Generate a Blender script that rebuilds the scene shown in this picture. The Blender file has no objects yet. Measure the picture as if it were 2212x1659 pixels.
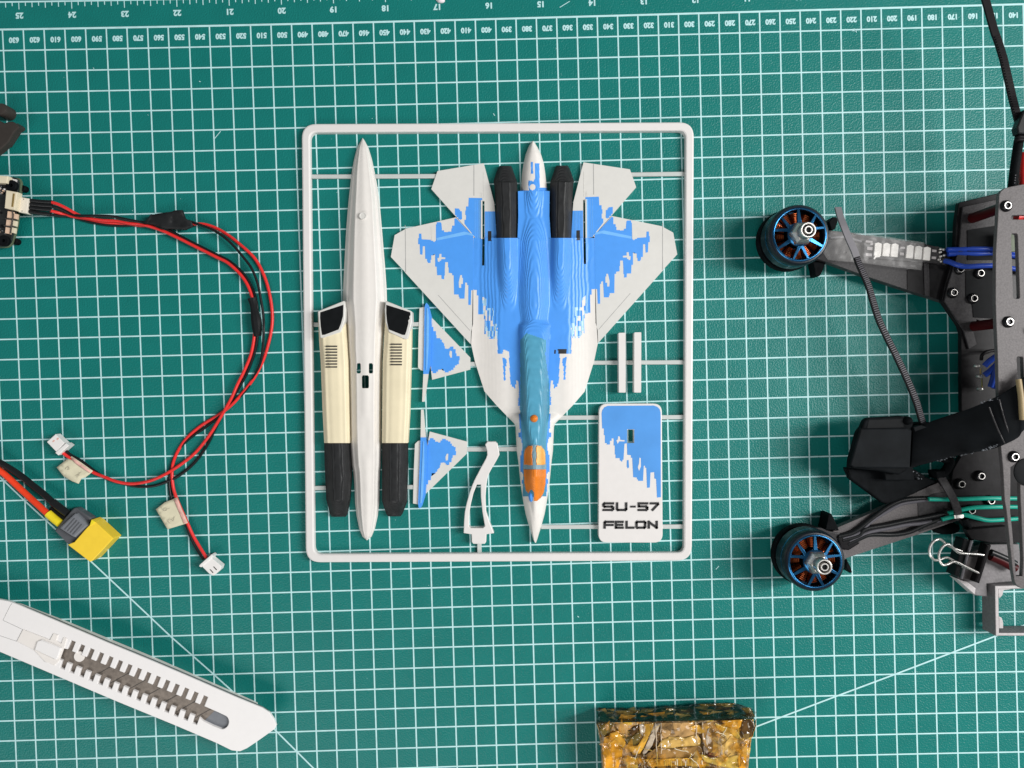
import bpy, bmesh, math, random
from mathutils import Vector, Matrix
from mathutils.geometry import tessellate_polygon
random.seed(7)
R = math.radians
SC = bpy.context.scene
COL = SC.collection

# ------------------------------------------------------------------ camera, world, lamps
HC = 385.0                      # height of the lens above the mat, mm
KPX = 4.342                     # tracing units per mm on the mat
CX, CY = 1106.0, 829.5
MM = 0.001
cam_d = bpy.data.cameras.new('camera')
cam = bpy.data.objects.new('camera', cam_d); COL.objects.link(cam)
cam.location = (0, 0, HC * MM); cam.rotation_euler = (0, 0, 0)
cam_d.sensor_width = 36.0
cam_d.lens = 36.0 * HC / (2212 / KPX)
cam_d.clip_start = 0.01; cam_d.clip_end = 20
SC.camera = cam
W_ = bpy.data.worlds.new('World'); SC.world = W_; W_.use_nodes = True
W_.node_tree.nodes['Background'].inputs[0].default_value = (0.93, 0.97, 1.0, 1)
W_.node_tree.nodes['Background'].inputs[1].default_value = 0.19
def lamp(name, loc, target, sx, sy, power, col=(1, 1, 1)):
    d = bpy.data.lights.new(name, 'AREA'); d.shape = 'RECTANGLE'; d.size = sx; d.size_y = sy
    d.energy = power; d.color = col
    o = bpy.data.objects.new(name, d); COL.objects.link(o); o.location = loc
    o.rotation_euler = (Vector(target) - Vector(loc)).to_track_quat('-Z', 'Y').to_euler()
    return o
lamp('lamp_panel', (1.02, 0.16, 0.98), (0.0, 0, 0), 0.14, 0.8, 15.0, (1.0, 0.985, 0.97))
lamp('lamp_panel', (1.75, -0.05, 1.25), (0.1, 0, 0), 0.16, 1.1, 21.0, (1.0, 0.985, 0.97))
lamp('lamp_panel', (-0.52, -1.05, 0.98), (-0.05, -0.05, 0), 1.0, 0.6, 8.3, (1.0, 0.975, 0.95))
SC.view_settings.view_transform = 'Standard'; SC.view_settings.look = 'None'
SC.view_settings.exposure = 0.0; SC.view_settings.gamma = 1.0
SC.cycles.use_denoising = True
SC.cycles.max_bounces = 6

# ------------------------------------------------------------------ tracing helpers
def W(p, z):                       # traced point at its height z (mm) -> place in mm
    s = (HC - z) / HC / KPX
    return ((p[0] - CX) * s, -(p[1] - CY) * s, z)
def Q(ox, oy, f, pts):             # crop coordinates -> tracing coordinates
    return [((ox + x / f) * 0.576042, (oy + y / f) * 0.576042) for x, y in pts]
def T(c, r, pts):
    return [((x + 2212 * c) / 3, (y + 1659 * r) / 3) for x, y in pts]
def G3(pts): return [(x / 3, y / 3) for x, y in pts]
fC = lambda p: Q(1480, 560, 3.456, p)
fE = lambda p: Q(1480, 1040, 3.456, p)
fN = lambda p: Q(1880, 1480, 2.861, p)
fP = lambda p: Q(2200, 1480, 2.861, p)
fA = lambda p: Q(1140, 500, 2.0729, p)
fB = lambda p: Q(1140, 1260, 2.0729, p)
fA1 = lambda p: Q(2800, 720, 3.456, p)
fA2 = lambda p: Q(2860, 1780, 3.456, p)
fB1 = lambda p: Q(3200, 660, 3.456, p)
fB2 = lambda p: Q(3200, 1060, 3.456, p)
fB3 = lambda p: Q(3200, 1440, 3.456, p)
fB4 = lambda p: Q(3200, 1900, 3.456, p)
fX = lambda p: Q(0, 1680, 3.771, p)
fY = lambda p: Q(540, 1840, 4.878, p)
fJ = lambda p: Q(0, 620, 4.608, p)
fK = lambda p: Q(0, 360, 6.912, p)
fR = lambda p: Q(2200, 2580, 3.253, p)
fM = lambda p: Q(520, 740, 3.95, p)

# ------------------------------------------------------------------ materials
MATS = {}
def mat(name, col, rough=0.5, metal=0.0, var=0.06, vs=300.0, bump=0.0, bs=1500.0, layers=0.0, spec=0.5, coat=0.0,
        trans=0.0, alpha=1.0, ior=1.45, aniso_map=None):
    m = bpy.data.materials.new(name); m.use_nodes = True
    nt = m.node_tree; N = nt.nodes; L = nt.links
    b = N['Principled BSDF']
    b.inputs['Roughness'].default_value = rough; b.inputs['Metallic'].default_value = metal
    b.inputs['Specular IOR Level'].default_value = spec; b.inputs['Coat Weight'].default_value = coat
    b.inputs['Transmission Weight'].default_value = trans; b.inputs['Alpha'].default_value = alpha
    b.inputs['IOR'].default_value = ior
    geo = N.new('ShaderNodeNewGeometry')
    nz = N.new('ShaderNodeTexNoise'); nz.inputs['Scale'].default_value = vs; nz.inputs['Detail'].default_value = 5
    L.new(geo.outputs['Position'], nz.inputs['Vector'])
    rp = N.new('ShaderNodeValToRGB')
    c0 = tuple(max(0, c * (1 - var)) for c in col); c1 = tuple(min(1, c * (1 + var)) for c in col)
    rp.color_ramp.elements[0].position = 0.3; rp.color_ramp.elements[0].color = (*c0, 1)
    rp.color_ramp.elements[1].position = 0.7; rp.color_ramp.elements[1].color = (*c1, 1)
    L.new(nz.outputs['Fac'], rp.inputs['Fac'])
    L.new(rp.outputs['Color'], b.inputs['Base Color'])
    nrm = None
    if bump:
        n2 = N.new('ShaderNodeTexNoise'); n2.inputs['Scale'].default_value = bs; n2.inputs['Detail'].default_value = 3
        L.new(geo.outputs['Position'], n2.inputs['Vector'])
        bp = N.new('ShaderNodeBump'); bp.inputs['Distance'].default_value = 0.0002; bp.inputs['Strength'].default_value = bump
        L.new(n2.outputs['Fac'], bp.inputs['Height']); nrm = bp
    if layers:                                    # print layers: ridges that follow height
        sx = N.new('ShaderNodeSeparateXYZ'); L.new(geo.outputs['Position'], sx.inputs[0])
        nj = N.new('ShaderNodeTexNoise'); nj.inputs['Scale'].default_value = 120; nj.inputs['Detail'].default_value = 2
        L.new(geo.outputs['Position'], nj.inputs['Vector'])
        mj = N.new('ShaderNodeMath'); mj.operation = 'MULTIPLY_ADD'; mj.inputs[1].default_value = 0.0004
        L.new(nj.outputs['Fac'], mj.inputs[0]); L.new(sx.outputs['Z'], mj.inputs[2])
        ml = N.new('ShaderNodeMath'); ml.operation = 'MULTIPLY'; ml.inputs[1].default_value = 2 * math.pi / 0.00036
        L.new(mj.outputs[0], ml.inputs[0])
        sn = N.new('ShaderNodeMath'); sn.operation = 'SINE'; L.new(ml.outputs[0], sn.inputs[0])
        b2 = N.new('ShaderNodeBump'); b2.inputs['Distance'].default_value = 0.00009; b2.inputs['Strength'].default_value = layers
        L.new(sn.outputs[0], b2.inputs['Height'])
        if nrm: L.new(nrm.outputs['Normal'], b2.inputs['Normal'])
        nrm = b2
    if nrm: L.new(nrm.outputs['Normal'], b.inputs['Normal'])
    MATS[name] = m
    return m
mat('mat_green', (0.0045, 0.170, 0.151), 0.40, var=0.05, vs=60, bump=0.0, spec=0.36)
mat('mat_print', (0.48, 0.75, 0.76), 0.45, var=0.08, vs=250, bump=0.15, bs=2500, spec=0.3)
mat('table', (0.35, 0.30, 0.25), 0.5)
mat('white_pla', (0.74, 0.71, 0.67), 0.46, var=0.02, bump=0.12, bs=1800, layers=0.07, spec=0.35)
mat('white_flat', (0.66, 0.65, 0.615), 0.42, var=0.02, bump=0.12, bs=1800)
mat('frame_white', (0.73, 0.705, 0.685), 0.38, var=0.015, bump=0.05)
mat('runner_white', (0.52, 0.55, 0.53), 0.4, var=0.03)
mat('cream_pla', (0.78, 0.695, 0.49), 0.5, var=0.05, vs=90, bump=0.1, layers=0.10, spec=0.3)
mat('blue_pla', (0.075, 0.32, 0.86), 0.40, var=0.04, vs=120, bump=0.12, bs=1800, layers=0.8)
mat('blue_flat', (0.072, 0.315, 0.84), 0.42, var=0.03, vs=250, bump=0.15, bs=1600)
mat('blue_plate', (0.085, 0.31, 0.74), 0.36, var=0.08, vs=70, bump=0.1)
mat('blue_light', (0.17, 0.46, 0.88), 0.42, var=0.05)
mat('teal_pla', (0.080, 0.325, 0.48), 0.38, var=0.08, bump=0.12, bs=1800, layers=0.9)
mat('mottle_pla', (0.38, 0.62, 0.80), 0.42, var=0.2, vs=500, layers=0.6)
mat('orange_pla', (0.76, 0.21, 0.018), 0.34, var=0.14, vs=160, bump=0.1, layers=0.6)
mat('black_pla', (0.018, 0.019, 0.020), 0.45, var=0.2, bump=0.3, bs=900, layers=1.0, spec=0.35)
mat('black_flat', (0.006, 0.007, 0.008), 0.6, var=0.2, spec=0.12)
mat('ink_black', (0.02, 0.02, 0.021), 0.5)
mat('wire_red', (0.72, 0.028, 0.026), 0.38, var=0.08, spec=0.5)
mat('wire_orange', (0.86, 0.055, 0.015), 0.36, var=0.05)
mat('wire_black', (0.010, 0.011, 0.012), 0.36, var=0.1, spec=0.3)
mat('wire_blue', (0.018, 0.065, 0.42), 0.34, var=0.1)
mat('wire_green', (0.01, 0.36, 0.26), 0.36, var=0.1)
mat('tape_black', (0.014, 0.015, 0.016), 0.55, var=0.2, bump=0.6, bs=500, spec=0.25)
mat('paper', (0.66, 0.62, 0.45), 0.7, var=0.05, bump=0.1)
mat('paper_pink', (0.72, 0.42, 0.36), 0.6, var=0.15)
mat('pencil', (0.36, 0.33, 0.27), 0.8)
mat('conn_white', (0.80, 0.78, 0.76), 0.4, var=0.02)
mat('conn_cream', (0.72, 0.64, 0.47), 0.45, var=0.04)
mat('conn_ivory', (0.76, 0.70, 0.60), 0.4, var=0.02)
mat('conn_pink', (0.70, 0.50, 0.36), 0.45, var=0.1)
mat('gold', (0.60, 0.42, 0.15), 0.35, metal=0.8)
mat('grey_plastic', (0.085, 0.09, 0.10), 0.42, var=0.06, bump=0.2)
mat('grey_light', (0.17, 0.18, 0.20), 0.45, var=0.06, bump=0.2)
mat('yellow_plastic', (0.90, 0.62, 0.04), 0.42, var=0.03, bump=0.1)
mat('yellow_sleeve', (0.85, 0.68, 0.02), 0.4, var=0.05)
mat('knife_white', (0.83, 0.81, 0.80), 0.35, var=0.01, bump=0.05)
mat('knife_off', (0.80, 0.76, 0.72), 0.4, var=0.02)
mat('blade', (0.20, 0.17, 0.145), 0.42, metal=0.55, var=0.18, vs=500, bump=0.2, bs=700)
mat('groove', (0.05, 0.045, 0.04), 0.6)
mat('steel', (0.70, 0.68, 0.65), 0.36, metal=0.9, var=0.05)
mat('steel_edge', (0.35, 0.36, 0.36), 0.3, metal=0.8, var=0.1)
mat('screw_black', (0.018, 0.018, 0.020), 0.28, metal=0.6)
mat('carbon', (0.040, 0.038, 0.040), 0.4, var=0.3, vs=1100, bump=0.2, bs=1200, spec=0.22)
mat('carbon_top', (0.120, 0.110, 0.111), 0.45, var=0.2, vs=1300, bump=0.3, bs=1500, spec=0.25)
mat('carbon_dark', (0.011, 0.0105, 0.0115), 0.4, var=0.3, vs=300, bump=0.1, spec=0.12)
mat('carbon_edge', (0.008, 0.008, 0.009), 0.5)
mat('tpu_black', (0.005, 0.006, 0.007), 0.65, var=0.4, vs=200, bump=0.5, bs=400, spec=0.06)
mat('strap_black', (0.007, 0.0085, 0.010), 0.60, var=0.3, vs=100, bump=0.25, bs=300, spec=0.08)
mat('tie_grey', (0.095, 0.092, 0.105), 0.42, var=0.1, spec=0.3)
mat('tie_light', (0.20, 0.195, 0.21), 0.42, var=0.06, spec=0.3)
mat('tie_dark', (0.012, 0.011, 0.012), 0.5, var=0.1, spec=0.1)
mat('bell_blue', (0.020, 0.115, 0.25), 0.26, metal=0.9, var=0.4, vs=150)
mat('bell_dark', (0.008, 0.030, 0.060), 0.25, metal=0.7, var=0.3)
mat('bell_wall', (0.008, 0.012, 0.018), 0.32, var=0.2, spec=0.35)  # near-black: the unlit bell side is put into the colour
mat('copper', (0.34, 0.075, 0.02), 0.3, metal=0.7, var=0.35, vs=600)
mat('red_anod', (0.05, 0.003, 0.004), 0.45, spec=0.2)  # red darkened, shade around the standoffs put into the colour
mat('pcb_dark', (0.018, 0.020, 0.020), 0.4, var=0.3, vs=700, bump=0.2)
mat('pcb_edge', (0.10, 0.13, 0.075), 0.5, var=0.2)
mat('led_white', (0.95, 0.92, 0.87), 0.35, var=0.02)
mat('clear_film', (0.62, 0.61, 0.60), 0.28, alpha=0.13, bump=0.4, bs=120, var=0.1)
mat('bracket_grey', (0.19, 0.18, 0.185), 0.5, var=0.14, vs=700, bump=0.5, bs=900, spec=0.3)
mat('clip_steel', (0.16, 0.145, 0.145), 0.3, metal=0.6, var=0.5, vs=90)
mat('bracket_light', (0.50, 0.47, 0.47), 0.45, var=0.1, vs=700, bump=0.4)
mat('brown_plastic', (0.040, 0.034, 0.030), 0.5, var=0.1, spec=0.25)
mat('tan_cable', (0.33, 0.25, 0.13), 0.5)
mat('scrap_white', (0.80, 0.72, 0.75), 0.5)
def film_mat():                                            # wrinkled amber tape over a grey pack
    m = bpy.data.materials.new('amber_film'); m.use_nodes = True
    nt = m.node_tree; N = nt.nodes; L = nt.links; b = N['Principled BSDF']
    geo = N.new('ShaderNodeNewGeometry')
    mp = N.new('ShaderNodeMapping'); mp.inputs['Scale'].default_value = (1.0, 3.2, 1.0)
    L.new(geo.outputs['Position'], mp.inputs[0])
    nz = N.new('ShaderNodeTexNoise'); nz.inputs['Scale'].default_value = 55; nz.inputs['Detail'].default_value = 7
    nz.inputs['Distortion'].default_value = 2.2
    L.new(mp.outputs[0], nz.inputs['Vector'])
    rp = N.new('ShaderNodeValToRGB'); e = rp.color_ramp.elements
    e[0].position = 0.30; e[0].color = (0.06, 0.03, 0.01, 1); e[1].position = 0.72; e[1].color = (0.72, 0.43, 0.05, 1)
    for p, c in ((0.38, (0.26, 0.13, 0.03)), (0.45, (0.27, 0.17, 0.08)), (0.52, (0.46, 0.29, 0.14)), (0.58, (0.34, 0.22, 0.11)), (0.63, (0.62, 0.27, 0.02)), (0.67, (0.50, 0.36, 0.20))):
        x = e.new(p); x.color = (*c, 1)
    vc = N.new('ShaderNodeTexVoronoi'); vc.inputs['Scale'].default_value = 1.0; vc.inputs['Randomness'].default_value = 1.0
    mp2 = N.new('ShaderNodeMapping'); mp2.inputs['Scale'].default_value = (150, 70, 20); mp2.inputs['Rotation'].default_value = (0, 0, 0.5)
    nd = N.new('ShaderNodeTexNoise'); nd.inputs['Scale'].default_value = 60; L.new(geo.outputs['Position'], nd.inputs['Vector'])
    av = N.new('ShaderNodeVectorMath'); av.operation = 'MULTIPLY_ADD'; av.inputs[1].default_value = (0.02, 0.02, 0.02)
    L.new(nd.outputs['Color'], av.inputs[0]); L.new(geo.outputs['Position'], av.inputs[2]); L.new(av.outputs[0], mp2.inputs[0]); L.new(mp2.outputs[0], vc.inputs['Vector'])
    sp_ = N.new('ShaderNodeSeparateColor'); L.new(vc.outputs['Color'], sp_.inputs[0])
    mx = N.new('ShaderNodeMath'); mx.operation = 'MULTIPLY_ADD'; mx.inputs[1].default_value = 0.36; L.new(sp_.outputs[0], mx.inputs[0])
    mz = N.new('ShaderNodeMath'); mz.operation = 'MULTIPLY'; mz.inputs[1].default_value = 0.72; L.new(nz.outputs['Fac'], mz.inputs[0]); L.new(mz.outputs[0], mx.inputs[2])
    L.new(mx.outputs[0], rp.inputs['Fac']); L.new(rp.outputs[0], b.inputs['Base Color'])
    vo = N.new('ShaderNodeTexVoronoi'); vo.inputs['Scale'].default_value = 95; vo.feature = 'DISTANCE_TO_EDGE'
    n2 = N.new('ShaderNodeTexNoise'); n2.inputs['Scale'].default_value = 130; n2.inputs['Detail'].default_value = 4; n2.inputs['Distortion'].default_value = 2.5
    L.new(geo.outputs['Position'], n2.inputs['Vector']); L.new(n2.outputs['Color'], vo.inputs['Vector'])
    bp = N.new('ShaderNodeBump'); bp.inputs['Distance'].default_value = 0.0022; bp.inputs['Strength'].default_value = 0.9
    L.new(n2.outputs['Fac'], bp.inputs['Height']); L.new(bp.outputs[0], b.inputs['Normal'])
    b.inputs['Roughness'].default_value = 0.16; b.inputs['Coat Weight'].default_value = 0.6; b.inputs['Coat Roughness'].default_value = 0.08
    MATS['amber_film'] = m
film_mat()
mat('film_side', (0.016, 0.030, 0.014), 0.13, var=0.9, vs=90, bump=1.0, bs=180, coat=0.5, alpha=0.82)  # dark green: the far side's shadow is put into the film colour
mat('veil_light', (0.75, 0.48, 0.14), 0.10, var=0.4, vs=300, bump=1.0, bs=300, alpha=0.26)
mat('veil_dark', (0.03, 0.02, 0.01), 0.12, var=0.5, vs=300, bump=1.0, bs=300, alpha=0.40)
mat('veil_amber', (0.62, 0.28, 0.02), 0.10, var=0.5, vs=300, bump=1.0, bs=300, alpha=0.34)
mat('veil_olive', (0.12, 0.10, 0.03), 0.12, var=0.6, vs=300, bump=1.0, bs=300, alpha=0.5)
mat('film_olive', (0.14, 0.10, 0.025), 0.14, var=0.6, vs=200, bump=1.0, bs=250, coat=0.5, alpha=0.85)
mat('film_tan', (0.52, 0.31, 0.12), 0.12, var=0.3, vs=110, bump=0.9, bs=200, coat=0.6)
mat('film_sand', (0.62, 0.39, 0.11), 0.12, var=0.3, vs=110, bump=0.9, bs=200, coat=0.6)
mat('film_brown', (0.36, 0.20, 0.06), 0.12, var=0.4, vs=130, bump=0.9, bs=200, coat=0.6)
mat('film_dark', (0.09, 0.045, 0.012), 0.12, var=0.7, vs=200, bump=1.0, bs=250, coat=0.5)
mat('film_gold', (0.60, 0.32, 0.04), 0.12, var=0.4, vs=150, bump=1.0, bs=200, coat=0.6)
mat('film_red', (0.18, 0.04, 0.02), 0.2, var=0.4, vs=200)
mat('film_glint', (0.75, 0.68, 0.50), 0.15, var=0.3, vs=400)  # bright glints on tape folds put into a colour
mat('film_white', (0.60, 0.50, 0.38), 0.12, var=0.3, vs=250, bump=1.0, bs=250, alpha=0.75)
mat('film_smoke', (0.06, 0.035, 0.02), 0.12, var=0.6, vs=250, bump=1.0, bs=250, alpha=0.55)
mat('film_yellow', (0.56, 0.38, 0.07), 0.15, var=0.4, vs=300, bump=1.0, bs=250, coat=0.4)
mat('film_amber', (0.64, 0.29, 0.02), 0.12, var=0.4, vs=150, bump=1.0, bs=200, coat=0.6)
mat('film_clear', (0.62, 0.50, 0.36), 0.18, var=0.2, vs=200, bump=0.8, bs=250)
def green_mat_bump():                                       # pebbled vinyl surface: many tiny glinting facets
    m = MATS['mat_green']; nt = m.node_tree; N = nt.nodes; L = nt.links; b = N['Principled BSDF']
    geo = N.new('ShaderNodeNewGeometry')
    n2 = N.new('ShaderNodeTexNoise'); n2.inputs['Scale'].default_value = 1250; n2.inputs['Detail'].default_value = 1
    L.new(geo.outputs['Position'], n2.inputs['Vector'])
    bp = N.new('ShaderNodeBump'); bp.inputs['Distance'].default_value = 0.0003; bp.inputs['Strength'].default_value = 0.85
    L.new(n2.outputs['Fac'], bp.inputs['Height']); L.new(bp.outputs[0], b.inputs['Normal'])
green_mat_bump()

# ------------------------------------------------------------------ objects
ORG = {}
def tag(o, label=None, cat=None, group=None, kind=None):
    if label: o['label'] = label
    if cat: o['category'] = cat
    if group: o['group'] = group
    if kind: o['kind'] = kind
    return o
def thing(name, label, cat, at):
    o = bpy.data.objects.new(name, None); COL.objects.link(o)
    p = W(at, 0.0); o.location = (p[0] * MM, p[1] * MM, 0); o.empty_display_size = 0.01
    ORG[o.name] = (p[0], p[1], 0.0)
    return tag(o, label, cat)
def mesh(name, V, F, mats, parent=None, mi=None, smooth=True, bevel=0.0, sharp=38, seg=2, solid=0.0):
    org = ORG.get(parent.name, (0, 0, 0)) if parent else (0, 0, 0)
    me = bpy.data.meshes.new(name)
    me.from_pydata([((v[0] - org[0]) * MM, (v[1] - org[1]) * MM, (v[2] - org[2]) * MM) for v in V], [], F)
    if isinstance(mats, str): mats = [mats]
    for m in mats: me.materials.append(MATS[m])
    if mi: me.polygons.foreach_set('material_index', mi)
    bm = bmesh.new(); bm.from_mesh(me); bmesh.ops.recalc_face_normals(bm, faces=bm.faces); bm.to_mesh(me); bm.free()
    if smooth:
        me.polygons.foreach_set('use_smooth', [True] * len(me.polygons)); me.set_sharp_from_angle(angle=R(sharp))
    me.update()
    o = bpy.data.objects.new(name, me); COL.objects.link(o)
    if parent: o.parent = parent
    ORG[o.name] = org
    if solid:
        s = o.modifiers.new('solid', 'SOLIDIFY'); s.thickness = solid * MM; s.offset = -1
    if bevel:
        b = o.modifiers.new('bevel', 'BEVEL'); b.width = bevel * MM; b.segments = seg; b.limit_method = 'ANGLE'; b.angle_limit = R(40)
        b.harden_normals = False
    return o
class MB:
    def __init__(s): s.V = []; s.F = []; s.M = []
    def add(s, V, F, m=0):
        n = len(s.V); s.V += V; s.F += [tuple(i + n for i in f) for f in F]; s.M += [m] * len(F)
    def poly(s, pts, z0, z1, holes=(), m=0, msides=None, D=True, ch=0.0):     # prism; pts traced at the top height
        msides = m if msides is None else msides
        conv = (lambda p: W(p, z1)) if D else (lambda p: (p[0], p[1], z1))
        loops = [[conv(p) for p in pts]] + [[conv(p) for p in h] for h in holes]
        if ch > 0:                                                     # rounded upper edge
            def area(l): return sum(l[i - 1][0] * l[i][1] - l[i][0] * l[i - 1][1] for i in range(len(l))) / 2
            def off(l, sg, w):
                out = []; n = len(l)
                for i in range(n):
                    p = Vector(l[i][:2]); a = p - Vector(l[i - 1][:2]); b = Vector(l[(i + 1) % n][:2]) - p
                    if a.length < 1e-5: a = b
                    if b.length < 1e-5: b = a
                    a = a.normalized(); b = b.normalized(); na = Vector((-a.y, a.x)); nb = Vector((-b.y, b.x)); q = na + nb
                    q = q / max(q.length, 1e-6) * min(1.8, 1 / max(0.3, (1 + na.dot(nb)) / 2) ** .5)
                    out.append(tuple(p + q * sg * w))
                return out
            V0 = []; F0 = []; top = []
            for k_, l in enumerate(loops):
                sg = (1 if area(l) > 0 else -1) * (1 if k_ == 0 else -1); c = len(l); base = len(V0)
                lv = [(l, z0), (l, z1 - ch), (off(l, sg, ch * .3), z1 - ch * .3), (off(l, sg, ch), z1)]
                for pl_, z in lv: V0 += [(p[0], p[1], z) for p in pl_]
                for r_ in range(3):
                    for i in range(c):
                        a = base + r_ * c + i; b_ = base + r_ * c + (i + 1) % c; F0.append((a, b_, b_ + c, a + c))
                top.append([(base + 3 * c + i) for i in range(c)])
            s.add(V0, F0, msides)
            tris = tessellate_polygon([[Vector(V0[i]) for i in l] for l in top]); fl = [i for l in top for i in l]
            n0 = len(s.V) - len(V0); s.F += [tuple(fl[i] + n0 for i in t) for t in tris]; s.M += [m] * len(tris)
            return
        tris = tessellate_polygon([[Vector(v) for v in l] for l in loops])
        flat = [v for l in loops for v in l]; n = len(flat)
        V = flat + [(v[0], v[1], z0) for v in flat]
        s.add(V, [tuple(t) for t in tris], m)
        s.M[-len(tris):] = [m] * len(tris)
        S = []; k = 0
        for l in loops:
            c = len(l)
            for i in range(c):
                a, b = k + i, k + (i + 1) % c
                S.append((a, b, b + n, a + n))
            k += c
        n0 = len(s.V) - len(V)
        s.F += [tuple(i + n0 for i in f) for f in S]; s.M += [msides] * len(S)
        s.F += [tuple(i + n + n0 for i in reversed(t)) for t in tris]; s.M += [msides] * len(tris)
    def sheet(s, pts, z, m=0, holes=()):
        loops = [[W(p, z) for p in pts]] + [[W(p, z) for p in h] for h in holes]
        tris = tessellate_polygon([[Vector(v) for v in l] for l in loops])
        s.add([v for l in loops for v in l], [tuple(t) for t in tris], m)
    def tube(s, path, r, seg=10, m=0, cap=True):
        P = [Vector(p) for p in path]; n = len(P)
        up = Vector((0, 0, 1)); V = []; F = []
        for i, p in enumerate(P):
            t = (P[min(i + 1, n - 1)] - P[max(i - 1, 0)]).normalized()
            if abs(t.dot(up)) > 0.97: up = Vector((1, 0, 0))
            a = t.cross(up).normalized(); b = a.cross(t).normalized(); up = b
            rr = r[i] if isinstance(r, (list, tuple)) else r
            for k in range(seg):
                q = 2 * math.pi * k / seg
                V.append(tuple(p + a * math.cos(q) * rr + b * math.sin(q) * rr))
        for i in range(n - 1):
            for k in range(seg):
                a, b = i * seg + k, i * seg + (k + 1) % seg
                F.append((a, b, b + seg, a + seg))
        if cap: F += [tuple(range(seg)), tuple(range((n - 1) * seg, n * seg))]
        s.add(V, F, m)
    def lathe(s, c, prof, seg=32, m=0, caps=True):                    # prof: list of (radius, z)
        V = []; F = []
        for r, z in prof:
            for k in range(seg):
                q = 2 * math.pi * k / seg; V.append((c[0] + r * math.cos(q), c[1] + r * math.sin(q), z))
        for i in range(len(prof) - 1):
            for k in range(seg):
                a, b = i * seg + k, i * seg + (k + 1) % seg
                F.append((a, b, b + seg, a + seg))
        if caps: F += [tuple(range(seg)), tuple(range((len(prof) - 1) * seg, len(prof) * seg))]
        s.add(V, F, m)
    def strap(s, path, w, t, ridges=None, m=0, mr=0, side=(0, 0, 1)):  # flat band, optional cross ridges on top
        P = [Vector(p) for p in path]; n = len(P); V = []; F = []; fr = []
        for i, p in enumerate(P):
            d = (P[min(i + 1, n - 1)] - P[max(i - 1, 0)]).normalized()
            a = d.cross(Vector(side)).normalized(); u = a.cross(d).normalized(); fr.append((p, a, u, d))
            for x, y in ((-.5, -.5), (.5, -.5), (.5, .5), (-.5, .5)):
                V.append(tuple(p + a * x * w + u * y * t))
        for i in range(n - 1):
            for k in range(4):
                a, b = i * 4 + k, i * 4 + (k + 1) % 4
                F.append((a, b, b + 4, a + 4))
        F += [(0, 1, 2, 3), tuple(range(4 * n - 4, 4 * n))]
        s.add(V, F, m)
        if ridges:
            p0, p1, pitch = ridges; acc = 0
            for i in range(1, n):
                acc += (P[i] - P[i - 1]).length
                if acc >= pitch and p0 <= i / n <= p1:
                    acc = 0; p, a, u, d = fr[i]
                    rv = []
                    for dz in (t * .45, t * .95):
                        for x, y in ((-.38, -.26), (.38, -.26), (.38, .26), (-.38, .26)):
                            rv.append(tuple(p + a * x * w + d * y * pitch + u * dz))
                    s.add(rv, [(4, 5, 6, 7), (0, 1, 5, 4), (1, 2, 6, 5), (2, 3, 7, 6), (3, 0, 4, 7)], mr)
    def build(s, name, mats, parent=None, **k):
        return mesh(name, s.V, s.F, mats, parent, mi=s.M if not isinstance(mats, str) else None, **k)
def spline(pts, n=8):                                                  # catmull-rom
    out = []; P = [pts[0]] + list(pts) + [pts[-1]]
    for i in range(1, len(P) - 2):
        a, b, c, d = P[i - 1], P[i], P[i + 1], P[i + 2]
        for k in range(n):
            t = k / n
            out.append(tuple(0.5 * (2 * b[j] + (c[j] - a[j]) * t + (2 * a[j] - 5 * b[j] + 4 * c[j] - d[j]) * t * t + (3 * b[j] - a[j] - 3 * c[j] + d[j]) * t ** 3) for j in range(len(b))))
    out.append(tuple(pts[-1])); return out
def wire(parent, name, pts, zs, r, m, seg=10, n=8):                    # traced pts + heights
    P = [(*p, zs[min(int(i * len(zs) / len(pts)), len(zs) - 1)] if len(zs) != len(pts) else zs[i]) for i, p in enumerate(pts)]
    P = spline(P, n)
    b = MB(); b.tube([W(p[:2], p[2]) for p in P], r, seg); return b.build(name, m, parent, sharp=60)
def rrect(c, r, n=6):                                                  # rounded corners of a polygon
    out = []; N = len(c)
    for i in range(N):
        p = Vector(c[i]); a = Vector(c[i - 1]); b = Vector(c[(i + 1) % N])
        rr = r[i] if isinstance(r, (list, tuple)) else r
        if rr <= 0: out.append(tuple(p)); continue
        da = (a - p).normalized(); db = (b - p).normalized()
        q0 = p + da * rr; q1 = p + db * rr
        for k in range(n + 1):
            t = k / n; out.append(tuple(q0 * (1 - t) ** 2 + p * 2 * t * (1 - t) + q1 * t * t))
    return out
def circ(c, r, n=24): return [(c[0] + r * math.cos(2 * math.pi * k / n), c[1] + r * math.sin(2 * math.pi * k / n)) for k in range(n)]
def inside(p, poly):
    x, y = p; c = False; j = len(poly) - 1
    for i in range(len(poly)):
        xi, yi = poly[i]; xj, yj = poly[j]
        if (yi > y) != (yj > y) and x < (xj - xi) * (y - yi) / (yj - yi) + xi: c = not c
        j = i
    return c
def bbox(poly): xs = [p[0] for p in poly]; ys = [p[1] for p in poly]; return min(xs), max(xs), min(ys), max(ys)
class Reg:                                                             # region test with bounding boxes
    def __init__(s, polys): s.p = [(bbox(q), q) for q in polys]
    def __call__(s, x, y):
        return any(b[0] <= x <= b[1] and b[2] <= y <= b[3] and inside((x, y), q) for b, q in s.p)
def lerp_rows(rows, y):
    for i in range(len(rows) - 1):
        a, b = rows[i], rows[i + 1]
        if a[0] <= y <= b[0]:
            t = (y - a[0]) / max(1e-6, b[0] - a[0]); return tuple(a[k] + (b[k] - a[k]) * t for k in range(1, len(a)))
    return rows[0][1:] if y < rows[0][0] else rows[-1][1:]
def sm(a, b, x):
    t = min(1, max(0, (x - a) / (b - a))); return t * t * (3 - 2 * t)
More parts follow.
